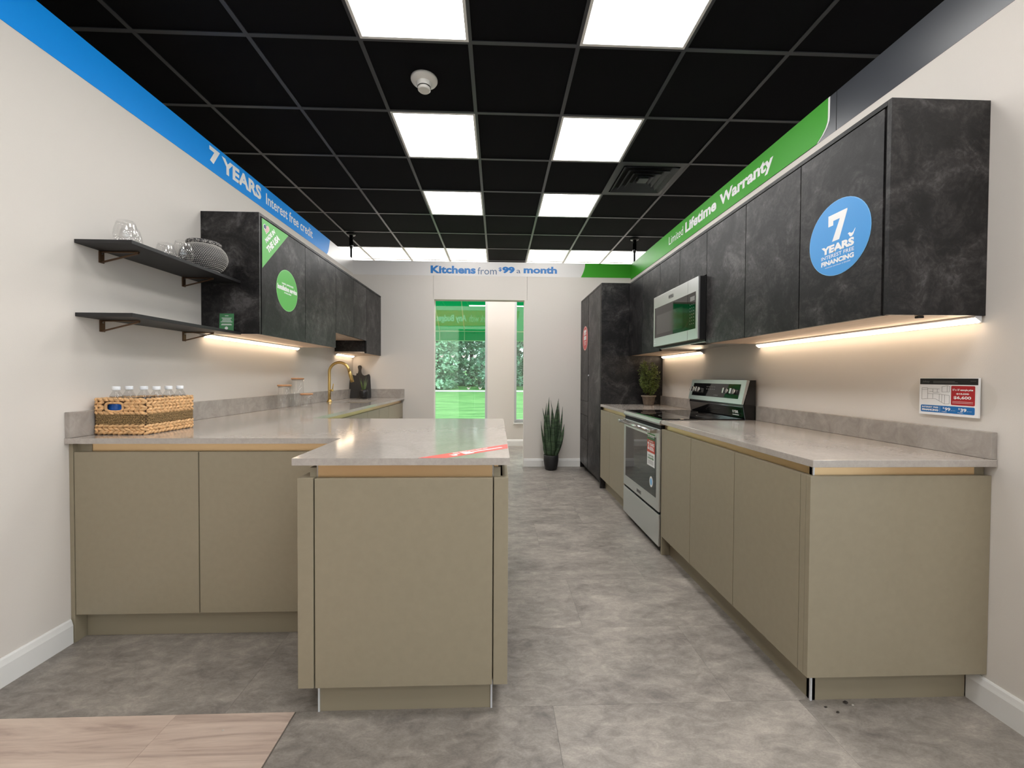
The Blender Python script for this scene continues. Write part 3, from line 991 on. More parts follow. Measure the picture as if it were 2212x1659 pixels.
obj('top_panel', B().box(TF, XR - .001, 4.905, 5.345, TZ1 - .018, TZ1), 'slate', t)
door(t, 'door', 'x-', TF, 4.915, 5.340, .890, TZ1 - .022, 'slate', .003)
for z0, z1 in ((.712, .886), (.412, .708), (TZ0, .408)):
    door(t, 'drawer', 'x-', TF, 4.915, 5.340, z0, z1, 'slate', .003)
obj('plinth', B().box(TF + .055, TF + .07, 4.905, 5.345, 0, TZ0), 'black_satin', t)

# -- right wall units
UF, UZ0, UZ1 = 1.397, 1.416, 2.186
def wall_unit(label, y0, y1, doors, group, z0=UZ0, end=False, side='R', top=True, zt=UZ1, face=UF, wall=XR):
    s = 1 if side == 'R' else -1
    t = thing('wall_cabinet', label, 'cabinet', ((face + wall) / 2, (y0 + y1) / 2, z0), group)
    def bx(a, c, *r, **k):
        x0, x1 = face + s * a, (wall - s * .001 if c is None else face + s * c)
        return B().box(min(x0, x1), max(x0, x1), *r, **k)
    ys = y0 + (.0165 if end else 0)
    obj('carcass', bx(.024, None, ys + .0005, y1 - .0005, z0 + .018, zt - .019), 'slate', t)
    obj('bottom_panel', bx(.024, None, ys + .0005, y1 - .0005, z0 + .001, z0 + .0175), 'carcass', t)
    obj('top_panel', bx(0, None, ys, y1, zt - .018, zt, bev=.0008), 'slate', t)
    if end:
        obj('end_panel', bx(0, None, y0, y0 + .016, z0, zt, bev=.0008), 'slate', t)
        obj('door_shadow_strip', bx(.006, .023, y0 + .0165, y0 + .026, z0, zt - .018), 'black_gap', t)
    edges = [ys + (.008 if end else 0)] + list(doors)
    for a, c in zip(edges, edges[1:]):
        door(t, 'door', 'x-' if side == 'R' else 'x+', face, a, c, z0, zt - .023, 'slate', .0022)
    return t
gR = 'right wall cabinets'
wall_unit('dark slate wall cabinet wearing the round blue sticker, at the free end', 1.416, 2.265, (1.849, 2.265), gR, end=True)
wall_unit('narrow dark slate wall cabinet beside the microwave', 2.265, 2.693, (2.693,), gR)
wall_unit('short dark slate wall cabinet above the microwave', 2.693, 3.478, (3.098, 3.478), gR, z0=1.880)
wall_unit('dark slate wall cabinet between the microwave and the tall unit', 3.478, 4.298, (3.905, 4.298), gR)
gL = 'left wall cabinets'
LU = -1.518
wall_unit('dark slate wall cabinet with green triangle and round green sticker', 2.657, 3.884, (3.278, 3.884), gL, z0=1.452, end=True, side='L', zt=2.224, face=LU, wall=XL)
wall_unit('short dark slate wall cabinet above the tap', 3.884, 4.772, (4.358, 4.772), gL, z0=1.596, side='L', zt=2.224, face=LU, wall=XL)
wall_unit('dark slate wall cabinet ending at the back wall, above the cutting boards', 4.772, 5.362, (5.362,), gL, z0=1.452, side='L', zt=2.224, face=LU, wall=XL)

# -- LED bars under the wall units
def led(label, side, y0, y1, z):
    s = 1 if side == 'R' else -1
    xw = XR if side == 'R' else XL
    t = thing('under_cabinet_light', label, 'light', (xw - s * .03, (y0 + y1) / 2, z), 'LED bars under the wall cabinets')
    prof = [(xw - s * .010, z - .0005), (xw - s * .036, z - .0005), (xw - s * .036, z - .006), (xw - s * .010, z - .024)]
    obj('housing', B().prism([(x, y0, zz) for x, zz in prof], (0, y1 - y0, 0)), 'alu', t)
    dx, dz = (prof[2][0] - prof[3][0]), (prof[2][1] - prof[3][1])
    ln = math.hypot(dx, dz)
    nx, nz = s * -dz / ln * -1, -abs(dx) / ln
    nx = -s * abs(dz) / ln
    a = Vector((prof[3][0] + dx * .12, 0, prof[3][1] + dz * .12)); c = Vector((prof[3][0] + dx * .80, 0, prof[3][1] + dz * .80))
    nn = Vector((nx * -1 if False else nx, 0, nz))
    q = [a + nn * .0005, c + nn * .0005, c + nn * .004, a + nn * .004]
    obj('diffuser', B().prism([(v.x, y0 + .004, v.z) for v in q], (0, y1 - y0 - .008, 0)), 'led_light', t)
    return t
lt = led('warm LED bar under the wall cabinet with the blue sticker', 'R', 1.42, 2.68, UZ0)
obj('sensor', B().box(1.535, 1.556, 1.437, 1.452, UZ0 - .008, UZ0 + .0005, .002), 'black_satin', lt)
led('short warm LED bar above the potted fern', 'R', 3.42, 4.26, UZ0)
led('warm LED bar under the wall cabinet with the green stickers', 'L', 2.66, 3.875, 1.452)
led('short warm LED bar above the cutting boards', 'L', 4.775, 5.33, 1.452)

# ================================================================== RANGE
RY_0, RY_1 = 2.690, 3.458
ft = Fr((RF - .012, 0, 0), (0, -1, 0), (0, 0, 1), (-1, 0, 0))
rg = thing('range', 'stainless steel electric range with black glass oven door and cooktop', 'range', (1.43, 3.07, 0))
obj('body', B().box(RF + .03, 1.745, RY_0 + .002, RY_1 - .002, .02, .895), 'black_satin', rg)
FX = RF - .012
dr = obj('drawer', B().box(FX, FX + .035, RY_0, RY_1, .045, .262, .004), 'steel', rg)
obj('toe_panel', B().box(RF + .04, RF + .05, RY_0 + .01, RY_1 - .01, 0, .045), 'black_satin', rg)
od = obj('oven_door', B().box(FX, FX + .035, RY_0, RY_1, .278, .838, .004), 'steel', rg)
obj('door_window', B().box(FX - .0015, FX + .002, RY_0 + .055, RY_1 - .055, .362, .776, .0008), 'black_glass', od)
obj('door_window_trim', B().box(FX - .003, FX + .001, RY_0 + .052, RY_1 - .052, .776, .781), 'steel_bright', od)
lp = obj('logo_plate', slab(B(), ft, rectp(-3.12, -3.03, .300, .326), 0, .002), 'print_grey', od)
obj('lettering', text(B(), ft, 'MAYTAG', -3.115, -3.045, .305, .321, .0024, .02), 'print_black', od, fix=False)
hb_ = B(); hx, hz = FX - .050, .822
hb_.tube([(hx, RY_0 + .03, hz), (hx, RY_1 - .03, hz)], .0125, 16)
obj('handle', hb_, 'steel_bright', od)
for yy in (RY_0 + .045, RY_1 - .045):
    obj('handle_bracket', B().box(hx - .012, FX + .002, yy - .018, yy + .018, hz - .014, hz + .014, .006), 'steel_bright', od)
obj('vent_gap', B().box(FX + .01, FX + .03, RY_0 + .004, RY_1 - .004, .838, .864), 'black_gap', rg)
obj('front_rail', B().prism([(FX + .002, RY_0, .866), (FX - .004, RY_0, .880), (FX + .006, RY_0, .900), (FX + .05, RY_0, .902), (FX + .05, RY_0, .866)], (0, RY_1 - RY_0, 0), .002), 'steel', rg)
obj('cooktop', B().box(FX + .012, 1.66, RY_0 - .002, RY_1 + .002, .898, .910, .003), 'black_glass', rg)
for bx_, by_, br in ((1.27, 2.89, .10), (1.27, 3.26, .08), (1.52, 2.89, .075), (1.52, 3.26, .10)):
    b = B(); b.lathe([(br, 0), (br + .003, 0), (br + .003, .0004), (br, .0004)], (bx_, by_, .9102), 40)
    obj('burner_ring', b, 'print_grey', rg)
# backguard
bgx = 1.745
obj('backguard', B().prism([(bgx, RY_0, .895), (1.672, RY_0, .895), (1.656, RY_0, .990), (1.662, RY_0, 1.004), (1.700, RY_0, 1.172), (bgx, RY_0, 1.172)], (0, RY_1 - RY_0, 0), .003), 'black_gloss', rg)
gb, gt = Vector((1.646, 0, 1.008)), Vector((1.682, 0, 1.172))
gv = (gt - gb).normalized(); gn = Vector((-gv.z, 0, gv.x))
fg = Fr((gb.x, 0, gb.z), (0, -1, 0), gv, gn)
GH = (gt - gb).length
cp = obj('control_panel', slab(B(), fg, rectp(-RY_1, -RY_0, 0, GH), -.02, 0), 'steel', rg)
obj('control_glass', slab(B(), fg, rectp(-RY_1 + .05, -RY_0 - .055, .034, GH - .030), 0, .002), 'black_glass', cp)
for ku in (-3.385, -3.30, -2.895, -2.805):
    b = B()
    c0 = fg.p(ku, GH * .50, .002)
    b.tube([c0, c0 + fg.n * .012], .020, 20)
    b.obox(c0 + fg.n * .022, fg.v, fg.u, fg.n, .019, .008, .012, .003)
    obj('knob', b, 'knob_chrome', cp)
b = B()
for i in range(5):
    for j in range(2):
        slab(b, fg, rectp(-3.19 + i * .028, -3.176 + i * .028, .09 + j * .02, .094 + j * .02), .002, .0024)
for i in range(3):
    slab(b, fg, rectp(-3.06 + i * .02, -3.046 + i * .02, .045, .052), .002, .0024)
obj('control_marks', b, 'print_grey', cp)
fg2 = Fr((1.664, 0, .90), (0, -1, 0), (-.16, 0, .987), (-.987, 0, -.16))
b = B(); text(b, fg2, '10 YEAR', -2.805, -2.735, .045, .066, .003, .03); slab(b, fg2, rectp(-2.81, -2.735, .030, .036), .002, .0028)
obj('badge', b, 'print_white', rg, fix=False)
# card and round sticker on the oven door
hd = .0022
cd = thing('appliance_card', 'green red and white appliance card reading 2 YEARS on the oven door', 'card', (FX - .002, 2.80, .60))
def cardp(name, u0, u1, v0, v1, mat, h=.002, par=None):
    return obj(name, slab(B(), ft, rectp(u0, u1, v0, v1), h, h + .0006), mat, par or cd)
cu0, cu1 = -2.905, -2.765
cardp('card_foot', cu0, cu1, .560, .655, 'print_white'); cardp('card_middle', cu0, cu1, .655, .745, 'card_red_bright'); cardp('card_head', cu0, cu1, .745, .790, 'card_green')
h_ = .0030
obj('lettering', text(B(), ft, 'ALL APPLIANCES', cu0 + .012, cu1 - .012, .763, .777, h_, .02), 'print_white', cd, fix=False)
obj('lettering', text(B(), ft, '2', cu0 + .01, cu0 + .04, .675, .728, h_, .02), 'print_white', cd, fix=False)
obj('lettering', text(B(), ft, 'YEARS', cu0 + .046, cu1 - .008, .702, .726, h_, .02), 'print_white', cd, fix=False)
obj('lettering', text(B(), ft, 'GUARANTEED', cu0 + .014, cu1 - .014, .608, .622, h_, .03), 'card_green', cd, fix=False)
obj('lettering', text(B(), ft, 'LOWEST PRICE', cu0 + .02, cu1 - .02, .628, .639, h_, .02), 'card_green', cd, fix=False)
b = B()
for i in range(3):
    slab(b, ft, rectp(cu0 + .046, cu1 - .012 - .008 * i, .672 + .009 * i, .677 + .009 * i), .0026, .003)
slab(b, ft, rectp(cu0 + .03, cu1 - .03, .733, .738), .0026, .003)
obj('small_print', b, 'print_white', cd)
b = B()
for i in range(4):
    slab(b, ft, rectp(cu0 + .02, cu1 - .02, .575 + .007 * i, .577 + .007 * i), .0026, .003)
obj('small_print', b, 'print_grey', cd)
rs = thing('round_sticker', 'small round white and blue sticker low on the oven door glass', 'sticker', (FX - .002, 2.81, .44))
obj('disc', slab(B(), ft, ellp(-2.825, .452, .031, .038), .002, .0026), 'print_white', rs)
obj('emblem', slab(B(), ft, ellp(-2.825, .452, .019, .025), .0026, .003), 'sticker_rim', rs)

# ================================================================== MICROWAVE
MY0, MY1, MZ0, MZ1, MX = 2.698, 3.474, 1.440, 1.872, 1.342
fm = Fr((MX, 0, 0), (0, -1, 0), (0, 0, 1), (-1, 0, 0))
mw = thing('microwave', 'stainless steel over-range microwave with dark glass door', 'microwave', (1.55, 3.09, MZ0))
obj('body', B().box(MX + .052, XR - .002, MY0 + .004, MY1 - .004, MZ0 - .006, MZ1, .002), 'black_satin', mw)
obj('front_collar', B().box(MX + .012, MX + .052, MY0 + .002, MY1 - .002, MZ0 + .006, MZ1, .002), 'black_satin', mw)
CS = 2.845
dface = obj('door', B().box(MX, MX + .016, CS + .001, MY1, MZ0 + .010, MZ1 - .002, .003), 'steel', mw)
obj('door_glass', B().box(MX - .001, MX + .002, CS + .001, MY1 - .035, MZ0 + .082, MZ1 - .098, .0005), 'black_glass', dface)
obj('inner_screen', B().box(MX - .0014, MX - .0004, CS + .075, MY1 - .075, MZ0 + .110, MZ1 - .165), 'black_gloss', dface)
obj('glass_edge', B().box(MX - .003, MX + .001, MY1 - .037, MY1 - .033, MZ0 + .080, MZ1 - .096), 'steel_bright', dface)
obj('logo_plate', slab(B(), fm, rrect(-3.165, -3.085, MZ1 - .066, MZ1 - .040, .006), 0, .0025), 'print_grey', dface)
obj('lettering', text(B(), fm, 'MAYTAG', -3.16, -3.095, MZ1 - .061, MZ1 - .046, .0029, .02), 'print_black', dface, fix=False)
b = B(); text(b, fm, '10', -3.452, -3.436, MZ0 + .05, MZ0 + .066, .0004, .02); slab(b, fm, rectp(-3.458, -3.424, MZ0 + .036, MZ0 + .040), .0002, .0006)
obj('badge', b, 'print_white', dface, fix=False)
cpl = obj('control_column', B().box(MX, MX + .016, MY0, CS - .001, MZ0 + .010, MZ1 - .002, .003), 'steel', mw)
obj('control_glass', B().box(MX - .001, MX + .002, MY0 + .030, CS - .001, MZ0 + .082, MZ1 - .098, .0005), 'black_glass', cpl)
obj('display', slab(B(), fm, rectp(-CS + .04, -MY0 - .042, MZ1 - .155, MZ1 - .125), .001, .0016), 'print_grey', cpl)
b = B()
for i in range(3):
    for j in range(7):
        slab(b, fm, ellp(-CS + .04 + i * .026, MZ0 + .12 + j * .022, .0035, .0035, 6), .001, .0015)
obj('key_marks', b, 'print_grey', cpl)
b = B().box(MX + .06, XR - .01, MY0 + .012, MY1 - .012, MZ0 - .010, MZ0 - .0065)
obj('grease_filter', b, 'steel', mw)
b = B()
for k in range(9):
    b.box(MX + .075, MX + .17, 2.80 + k * .018, 2.808 + k * .018, MZ0 - .0125, MZ0 - .0103)
obj('filter_slats', b, 'black_gap', mw)

# ================================================================== OPEN SHELVES
def bracket(x0, y, z, label, group):
    t = thing('shelf_bracket', label, 'bracket', (x0, y, z), group)
    obj('wall_plate', B().box(x0, x0 + .006, y - .012, y + .012, z - .056, z, .001), 'bronze', t)
    b = B(); b.obox((x0 + .088, y, z - .0035), (1, 0, 0), (0, 1, 0), (0, 0, 1), .088, .0045, .003, .0008)
    obj('arm', b, 'bronze', t)
    b = B(); a = Vector((x0 + .004, y, z - .052)); c = Vector((x0 + .174, y, z - .008)); d = (c - a)
    b.obox((a + c) / 2, d, (0, 1, 0), d.cross(Vector((0, 1, 0))), d.length / 2, .0045, .003, .0008)
    obj('brace', b, 'bronze', t)
    b = B(); b.tube([(x0 + .006, y, z - .012), (x0 + .009, y, z - .012)], .004, 10)
    obj('screw', b, 'steel_bright', t)
for z, nm in ((1.788, 'upper'), (1.463, 'lower')):
    lab = 'black wall shelf carrying the glasses and woven vase' if nm == 'upper' else 'black wall shelf carrying the small green leaflet'
    tag(obj('wall_shelf', B().box(XL + .0005, -1.632, 1.884, 2.656, z - .017, z, .0012), 'shelf_black', None, (XL, 2.27, z)), lab, 'shelf')
    zz = z - .0175
    what = 'glass shelf' if nm == 'upper' else 'leaflet shelf'
    bracket(XL, 2.006, zz, 'bronze bracket under the free end of the %s' % ('shelf with the vase' if nm == 'upper' else 'shelf with the leaflet'), 'shelf brackets')
    bracket(XL, 2.512, zz, 'bronze bracket next to the dark cabinet under the %s' % ('shelf with the vase' if nm == 'upper' else 'shelf with the leaflet'), 'shelf brackets')

# stemless glasses
def tumbler(x, y, z, label):
    b = B()
    prof = [(.0, .004), (.028, .003), (.036, .010), (.045, .030), (.0475, .048), (.045, .070), (.038, .098), (.033, .116)]
    inner = [(.0318, .116), (.0368, .098), (.0437, .070), (.0460, .048), (.0436, .031), (.034, .014), (.0, .010)]
    b.lathe(prof + inner, (x, y, z), 28)
    return tag(obj('stemless_glass', b, 'tumbler_glass', None, (x, y, z)), label, 'glass', 'stemless glasses on the shelf')
S1 = 1.7885
tumbler(-1.742, 1.982, S1, 'clear stemless glass at the free end of the shelf')
tumbler(-1.805, 2.078, S1, 'clear stemless glass close to the wall beside the one at the shelf end')
tumbler(-1.692, 2.262, S1, 'clear stemless glass in front of the woven vase')
tumbler(-1.815, 2.303, S1, 'clear stemless glass near the wall beside the woven vase')

# woven vase: body with raised stitches
vx_, vy_ = -1.722, 2.462
vt = thing('woven_vase', 'round grey vase with a woven knit surface on the upper shelf', 'vase', (vx_, vy_, S1))
VP = [(.058, 0), (.070, .004), (.094, .028), (.110, .056), (.1165, .084), (.113, .108), (.102, .130), (.088, .146), (.078, .154)]
obj('vase_body', B().lathe(VP, (vx_, vy_, S1), 40, cap0=True), 'vase_body', vt)
obj('vase_rim', B().lathe([(.076, .152), (.084, .157), (.086, .164), (.085, .172), (.080, .176), (.070, .174), (.066, .162), (.062, .11)], (vx_, vy_, S1), 40), 'vase_weave', vt)
st = B()
rows = 24
for j in range(rows):
    q = (j + .5) / rows * (len(VP) - 1)
    i0 = int(q); f_ = q - i0
    r_ = VP[i0][0] * (1 - f_) + VP[i0 + 1][0] * f_; z_ = VP[i0][1] * (1 - f_) + VP[i0 + 1][1] * f_
    ds = Vector((VP[i0 + 1][0] - VP[i0][0], VP[i0 + 1][1] - VP[i0][1])).normalized()
    nst = 66
    for k in range(nst):
        a = 2 * math.pi * (k + .5 * (j % 2)) / nst
        rad = Vector((math.cos(a), math.sin(a), 0)); tan = Vector((-math.sin(a), math.cos(a), 0))
        upm = (rad * ds.x + Vector((0, 0, 1)) * ds.y).normalized(); nrm = tan.cross(upm)
        lean = (tan * (1 if j % 2 else -1) + upm * .9).normalized()
        st.blob(Vector((vx_, vy_, S1 + z_)) + rad * r_, lean, nrm, lean.cross(nrm), .0054, .0017, .0020, 4, 3)
o = obj('stitches', st, 'vase_stitch', vt); o['kind'] = 'stuff'

# leaflet on lower shelf
FLf = Fr((-1.751, 2.628, 1.4635), (1, 0, 0), (0, .05, 1), (0, -1, .05))
lf = thing('leaflet_stand', 'small green printed leaflet in a clear stand on the lower shelf', 'leaflet', (-1.706, 2.625, 1.4635))
obj('leaflet', slab(B(), FLf, rectp(.002, .090, .002, .112), 0, .0012), 'leaflet_green', lf)
obj('stand', slab(B(), FLf, rectp(0, .092, 0, .114), .0014, .0030), 'acrylic', lf)
obj('stand_foot', B().box(-1.751, -1.659, 2.60, 2.632, 1.4635, 1.465), 'acrylic', lf)
b = B()
for v_, w_ in ((.098, .022), (.084, .062), (.076, .05), (.068, .056), (.060, .072), (.046, .06), (.041, .066)):
    slab(b, FLf, rectp(.046 - w_ / 2, .046 + w_ / 2, v_ - .0022, v_ + .0014), .0012, .00135)
slab(b, FLf, ellp(.046, .020, .010, .010, 16), .0012, .00135)
obj('leaflet_print', b, 'print_white', lf)

# ================================================================== STICKERS AND CARDS
# round blue sticker
FS = Fr((UF, 0, 0), (0, -1, 0), (0, 0, 1), (-1, 0, 0))
t = thing('round_sticker', 'round blue sticker reading 7 YEARS INTEREST FREE FINANCING on slate door', 'sticker', (UF, 1.637, 1.767))
cu_, cv_ = -1.637, 1.767
obj('disc_rim', slab(B(), FS, ellp(cu_, cv_, .151, .154), .0001, .0012), 'sticker_rim', t)
obj('disc', slab(B(), FS, ellp(cu_, cv_, .1485, .1515), .0012, .0017), 'sticker_blue', t)
h_ = .0021
obj('lettering', slab(B(), FS, [(-1.685, 1.869), (-1.592, 1.869), (-1.592, 1.862), (-1.629, 1.757), (-1.664, 1.757), (-1.627, 1.842), (-1.660, 1.842), (-1.660, 1.824), (-1.685, 1.824)], .0017, .0021), 'print_white', t)
obj('lettering', text(B(), FS, 'YEARS', -1.719, -1.558, 1.712, 1.745, h_, .03), 'print_white', t, fix=False)
obj('lettering', text(B(), FS, 'INTEREST FREE', -1.719, -1.558, 1.691, 1.706, h_, .004), 'print_white', t, fix=False)
obj('lettering', text(B(), FS, 'FINANCING', -1.719, -1.558, 1.664, 1.684, h_, .025), 'print_white', t, fix=False)
obj('lettering', text(B(), FS, 'minimum purchase of $4,000', -1.698, -1.574, 1.651, 1.658, h_, .0), 'print_white', t, fix=False)
def bird(fr, u, v, s, h0, h1):
    P = [(-.5, .15), (-.38, .26), (-.22, .27), (-.12, .16), (.10, .12), (.24, .2), (.5, .55), (.52, .5), (.34, .12), (.26, -.1), (.08, -.26), (-.1, -.28), (-.26, -.16), (-.34, .06)]
    return slab(B(), fr, [(u + x * s, v + y * s) for x, y in P], h0, h1)
obj('bird_emblem', bird(FS, -1.571, 1.758, .034, .0017, .0021), 'print_white', t)

# green corner triangle and round green sticker on the left door
FGs = Fr((LU, 0, 0), (0, 1, 0), (0, 0, 1), (1, 0, 0))
t = thing('corner_sticker', 'green triangular corner sticker reading MADE IN THE USA with flag heart', 'sticker', (LU, 2.80, 2.10))
obj('triangle', slab(B(), FGs, [(2.690, 1.880), (2.690, 2.199), (3.020, 2.199)], .0001, .0012), 'sticker_green', t)
ang = math.atan2(2.199 - 1.880, 3.020 - 2.690)
du = Vector((math.cos(ang), math.sin(ang)))
def rot_fr(u0, v0):
    return Fr(FGs.p(u0, v0, 0), FGs.u * du.x + FGs.v * du.y, FGs.u * -du.y + FGs.v * du.x, FGs.n)
fr_t = rot_fr(2.690, 1.880)
LT = math.hypot(.33, .319)
obj('lettering', text(B(), fr_t, 'THE USA', LT * .5 - .098, LT * .5 + .098, .030, .074, .0016, .03), 'print_white', t, fix=False)
obj('lettering', text(B(), fr_t, 'MADE IN', LT * .5 - .074, LT * .5 + .074, .090, .120, .0016, .03), 'print_white', t, fix=False)
hc = (2.738, 2.142)
def heart(s, n=36):
    P = []
    for i in range(n):
        a = 2 * math.pi * i / n
        P.append((16 * math.sin(a) ** 3 / 17 * s, (13 * math.cos(a) - 5 * math.cos(2 * a) - 2 * math.cos(3 * a) - math.cos(4 * a)) / 17 * s))
    return P
fh = rot_fr(2.738, 2.146)
fh = Fr(fh.o, FGs.u, FGs.v, FGs.n)
obj('heart_rim', slab(B(), fh, heart(.037), .0012, .0016), 'print_white', t)
HP = heart(.033)
b = B()
def clip_band(P, v0, v1, umin=None):
    """polygon clipped to v0..v1 and u>=umin (Sutherland-Hodgman)"""
    def clip(P, f):
        out = []
        for i in range(len(P)):
            a, c = P[i - 1], P[i]
            fa, fc = f(a), f(c)
            if (fa >= 0) != (fc >= 0):
                k = fa / (fa - fc); out.append((a[0] + (c[0] - a[0]) * k, a[1] + (c[1] - a[1]) * k))
            if fc >= 0:
                out.append(c)
        return out
    P = clip(P, lambda q: q[1] - v0)
    if P: P = clip(P, lambda q: v1 - q[1])
    if P and umin is not None: P = clip(P, lambda q: q[0] - umin)
    return P
for i in range(7):
    z_ = -.033 + i * .0098
    P = clip_band(HP, z_, z_ + .0049, -.004 if i >= 3 else None)
    if len(P) >= 3:
        slab(b, fh, P, .0016, .0019)
obj('heart_stripes', b, 'flag_red', t)
P = clip_band([(-x, y) for x, y in HP][::-1], -.004, .04, .004)
obj('heart_canton', slab(B(), fh, [(-x, y) for x, y in P], .0016, .0020), 'flag_navy', t)
t = thing('round_sticker', 'round green sticker reading Installation service available on slate door', 'sticker', (LU, 3.003, 1.797))
obj('disc_rim', slab(B(), FGs, ellp(3.003, 1.797, .147, .147), .0001, .0012), 'sticker_green_rim', t)
obj('disc', slab(B(), FGs, ellp(3.003, 1.797, .1425, .1425), .0012, .0017), 'sticker_green', t)
obj('lettering', text(B(), FGs, 'WREN APPROVED', 2.924, 3.088, 1.832, 1.844, h_, .02), 'print_white', t, fix=False)
obj('lettering', text(B(), FGs, 'Installation service', 2.868, 3.138, 1.790, 1.826, h_, .03), 'print_white', t, fix=False)
obj('lettering', text(B(), FGs, 'AVAILABLE', 2.955, 3.055, 1.772, 1.783, h_, .02), 'print_white', t, fix=False)

# red oval on the tall unit
FT = Fr((TF, 0, 0), (0, -1, 0), (0, 0, 1), (-1, 0, 0))
t = thing('oval_sticker', 'red round sticker with white print on the tall slate cabinet', 'sticker', (TF, 5.098, 1.676))
obj('disc_rim', slab(B(), FT, ellp(-5.098, 1.676, .150, .151), .0001, .0012), 'sticker_red_rim', t)
obj('disc', slab(B(), FT, ellp(-5.098, 1.676, .138, .139), .0012, .0018), 'sticker_red', t)
b = B()
for u0, u1, v0, v1 in ((-5.17, -5.03, 1.745, 1.78), (-5.17, -5.12, 1.715, 1.745), (-5.10, -5.03, 1.72, 1.738), (-5.17, -5.03, 1.655, 1.705), (-5.16, -5.03, 1.63, 1.638), (-5.16, -5.04, 1.612, 1.618), (-5.15, -5.05, 1.594, 1.600)):
    slab(b, FT, rectp(u0, u1, v0, v1), .0018, .0022)
obj('print', b, 'print_white', t)

# red tape across the peninsula corner
FPn = Fr((0, 0, ZL), (1, 0, 0), (0, 1, 0), (0, 0, 1))
t = thing('worktop_tape', 'red diagonal strip with white print across the peninsula worktop corner', 'tape', (-.1, 1.5, ZL))
obj('strip', slab(B(), FPn, [(-.268, 1.386), (-.172, 1.386), (.041, 1.575), (.041, 1.668)], .0001, .0006), 'tape_red', t)
ta = math.atan2(.189, .213)
ftp = Fr(FPn.p(-.22, 1.386, 0), (math.cos(ta), math.sin(ta), 0), (-math.sin(ta), math.cos(ta), 0), (0, 0, 1))
b = B()
for i, (u0, u1) in enumerate(((.10, .125), (.13, .165), (.17, .20), (.205, .235), (.24, .262))):
    slab(b, ftp, rectp(u0, u1, .019, .026), .0006, .0009)
slab(b, ftp, ellp(.085, -.008, .011, .013, 16), .0006, .0009); slab(b, ftp, rectp(.072, .118, .000, .006), .0006, .0009)
slab(b, ftp, rectp(.125, .165, -.022, .010), .0006, .0009)
slab(b, ftp, rectp(.17, .315, -.008, .002), .0006, .0009)
obj('print', b, 'print_white', t)

# price card on the right wall
FP = Fr((XR - .012, 0, 0), (0, -1, 0), (0, 0, 1), (-1, 0, 0))
pc = thing('price_card', 'printed price card showing $6,600 in a clear acrylic wall holder', 'sign', (XR, 1.52, 1.115))
def pc_shape():
    c = [(-1.675, 1.112)]
    return rrect(-1.676, -1.375, 1.048, 1.182, .062, 8)
obj('acrylic_holder', slab(B(), FP, pc_shape(), -.010, -.004), 'acrylic', pc)
obj('card', slab(B(), FP, rectp(-1.628, -1.420, 1.043, 1.190), -.004, .003), 'print_white', pc)
obj('head_band', slab(B(), FP, rectp(-1.626, -1.422, 1.164, 1.188), .003, .0034), 'print_black', pc)
obj('price_box', slab(B(), FP, rrect(-1.510, -1.431, 1.086, 1.160, .004), .003, .0034), 'card_red', pc)
obj('finance_band', slab(B(), FP, rrect(-1.621, -1.431, 1.053, 1.081, .004), .003, .0034), 'card_blue', pc)
hp = .0037
for s_, u0, u1, v0, v1, bo in (("10' x 10' example price", -1.505, -1.437, 1.139, 1.149, .02), ('$13,200', -1.491, -1.451, 1.126, 1.133, .01), ('$6,600', -1.501, -1.443, 1.108, 1.121, .014),
                               ('INTEREST FREE', -1.616, -1.554, 1.070, 1.076, .02), ('FINANCING', -1.616, -1.554, 1.058, 1.066, .03),
                               ('$', -1.538, -1.533, 1.069, 1.076, .01), ('99', -1.531, -1.511, 1.062, 1.075, .016), ('$', -1.484, -1.479, 1.069, 1.076, .01), ('39', -1.477, -1.457, 1.062, 1.075, .016),
                               ('7 years', -1.542, -1.524, 1.056, 1.060, .02), ('per month', -1.509, -1.494, 1.063, 1.066, 0), ('7 years', -1.486, -1.468, 1.056, 1.060, .02), ('per month', -1.455, -1.440, 1.063, 1.066, 0)):
    obj('lettering', text(B(), FP, s_, u0, u1, v0, v1, hp, bo), 'print_white', pc, fix=False)
obj('lettering', text(B(), FP, 'Infinity', -1.616, -1.588, 1.170, 1.179, hp, 0, .4), 'print_grey', pc, fix=False)
b = B()
slab(b, FP, rectp(-1.575, -1.498, 1.1755, 1.177), .0034, .0037); slab(b, FP, rectp(-1.575, -1.488, 1.1705, 1.172), .0034, .0037); slab(b, FP, rectp(-1.446, -1.428, 1.1775, 1.1785), .0034, .0037)
obj('small_print', b, 'print_grey', pc)
b = B()
slab(b, FP, rectp(-1.505, -1.437, 1.099, 1.1), .0034, .0037); slab(b, FP, rectp(-1.505, -1.437, 1.094, 1.095), .0034, .0037); slab(b, FP, rectp(-1.549, -1.5485, 1.056, 1.078), .0034, .0037)
slab(b, FP, rectp(-1.493, -1.449, 1.129, 1.130), .0037, .0039)
obj('small_print', b, 'print_white', pc)
b = B()
def ln(a, c, w=.0005):
    d = Vector((c[0] - a[0], c[1] - a[1])); n_ = Vector((-d.y, d.x)).normalized() * w
    slab(b, FP, [(a[0] - n_.x, a[1] - n_.y), (c[0] - n_.x, c[1] - n_.y), (c[0] + n_.x, c[1] + n_.y), (a[0] + n_.x, a[1] + n_.y)], .003, .0033)
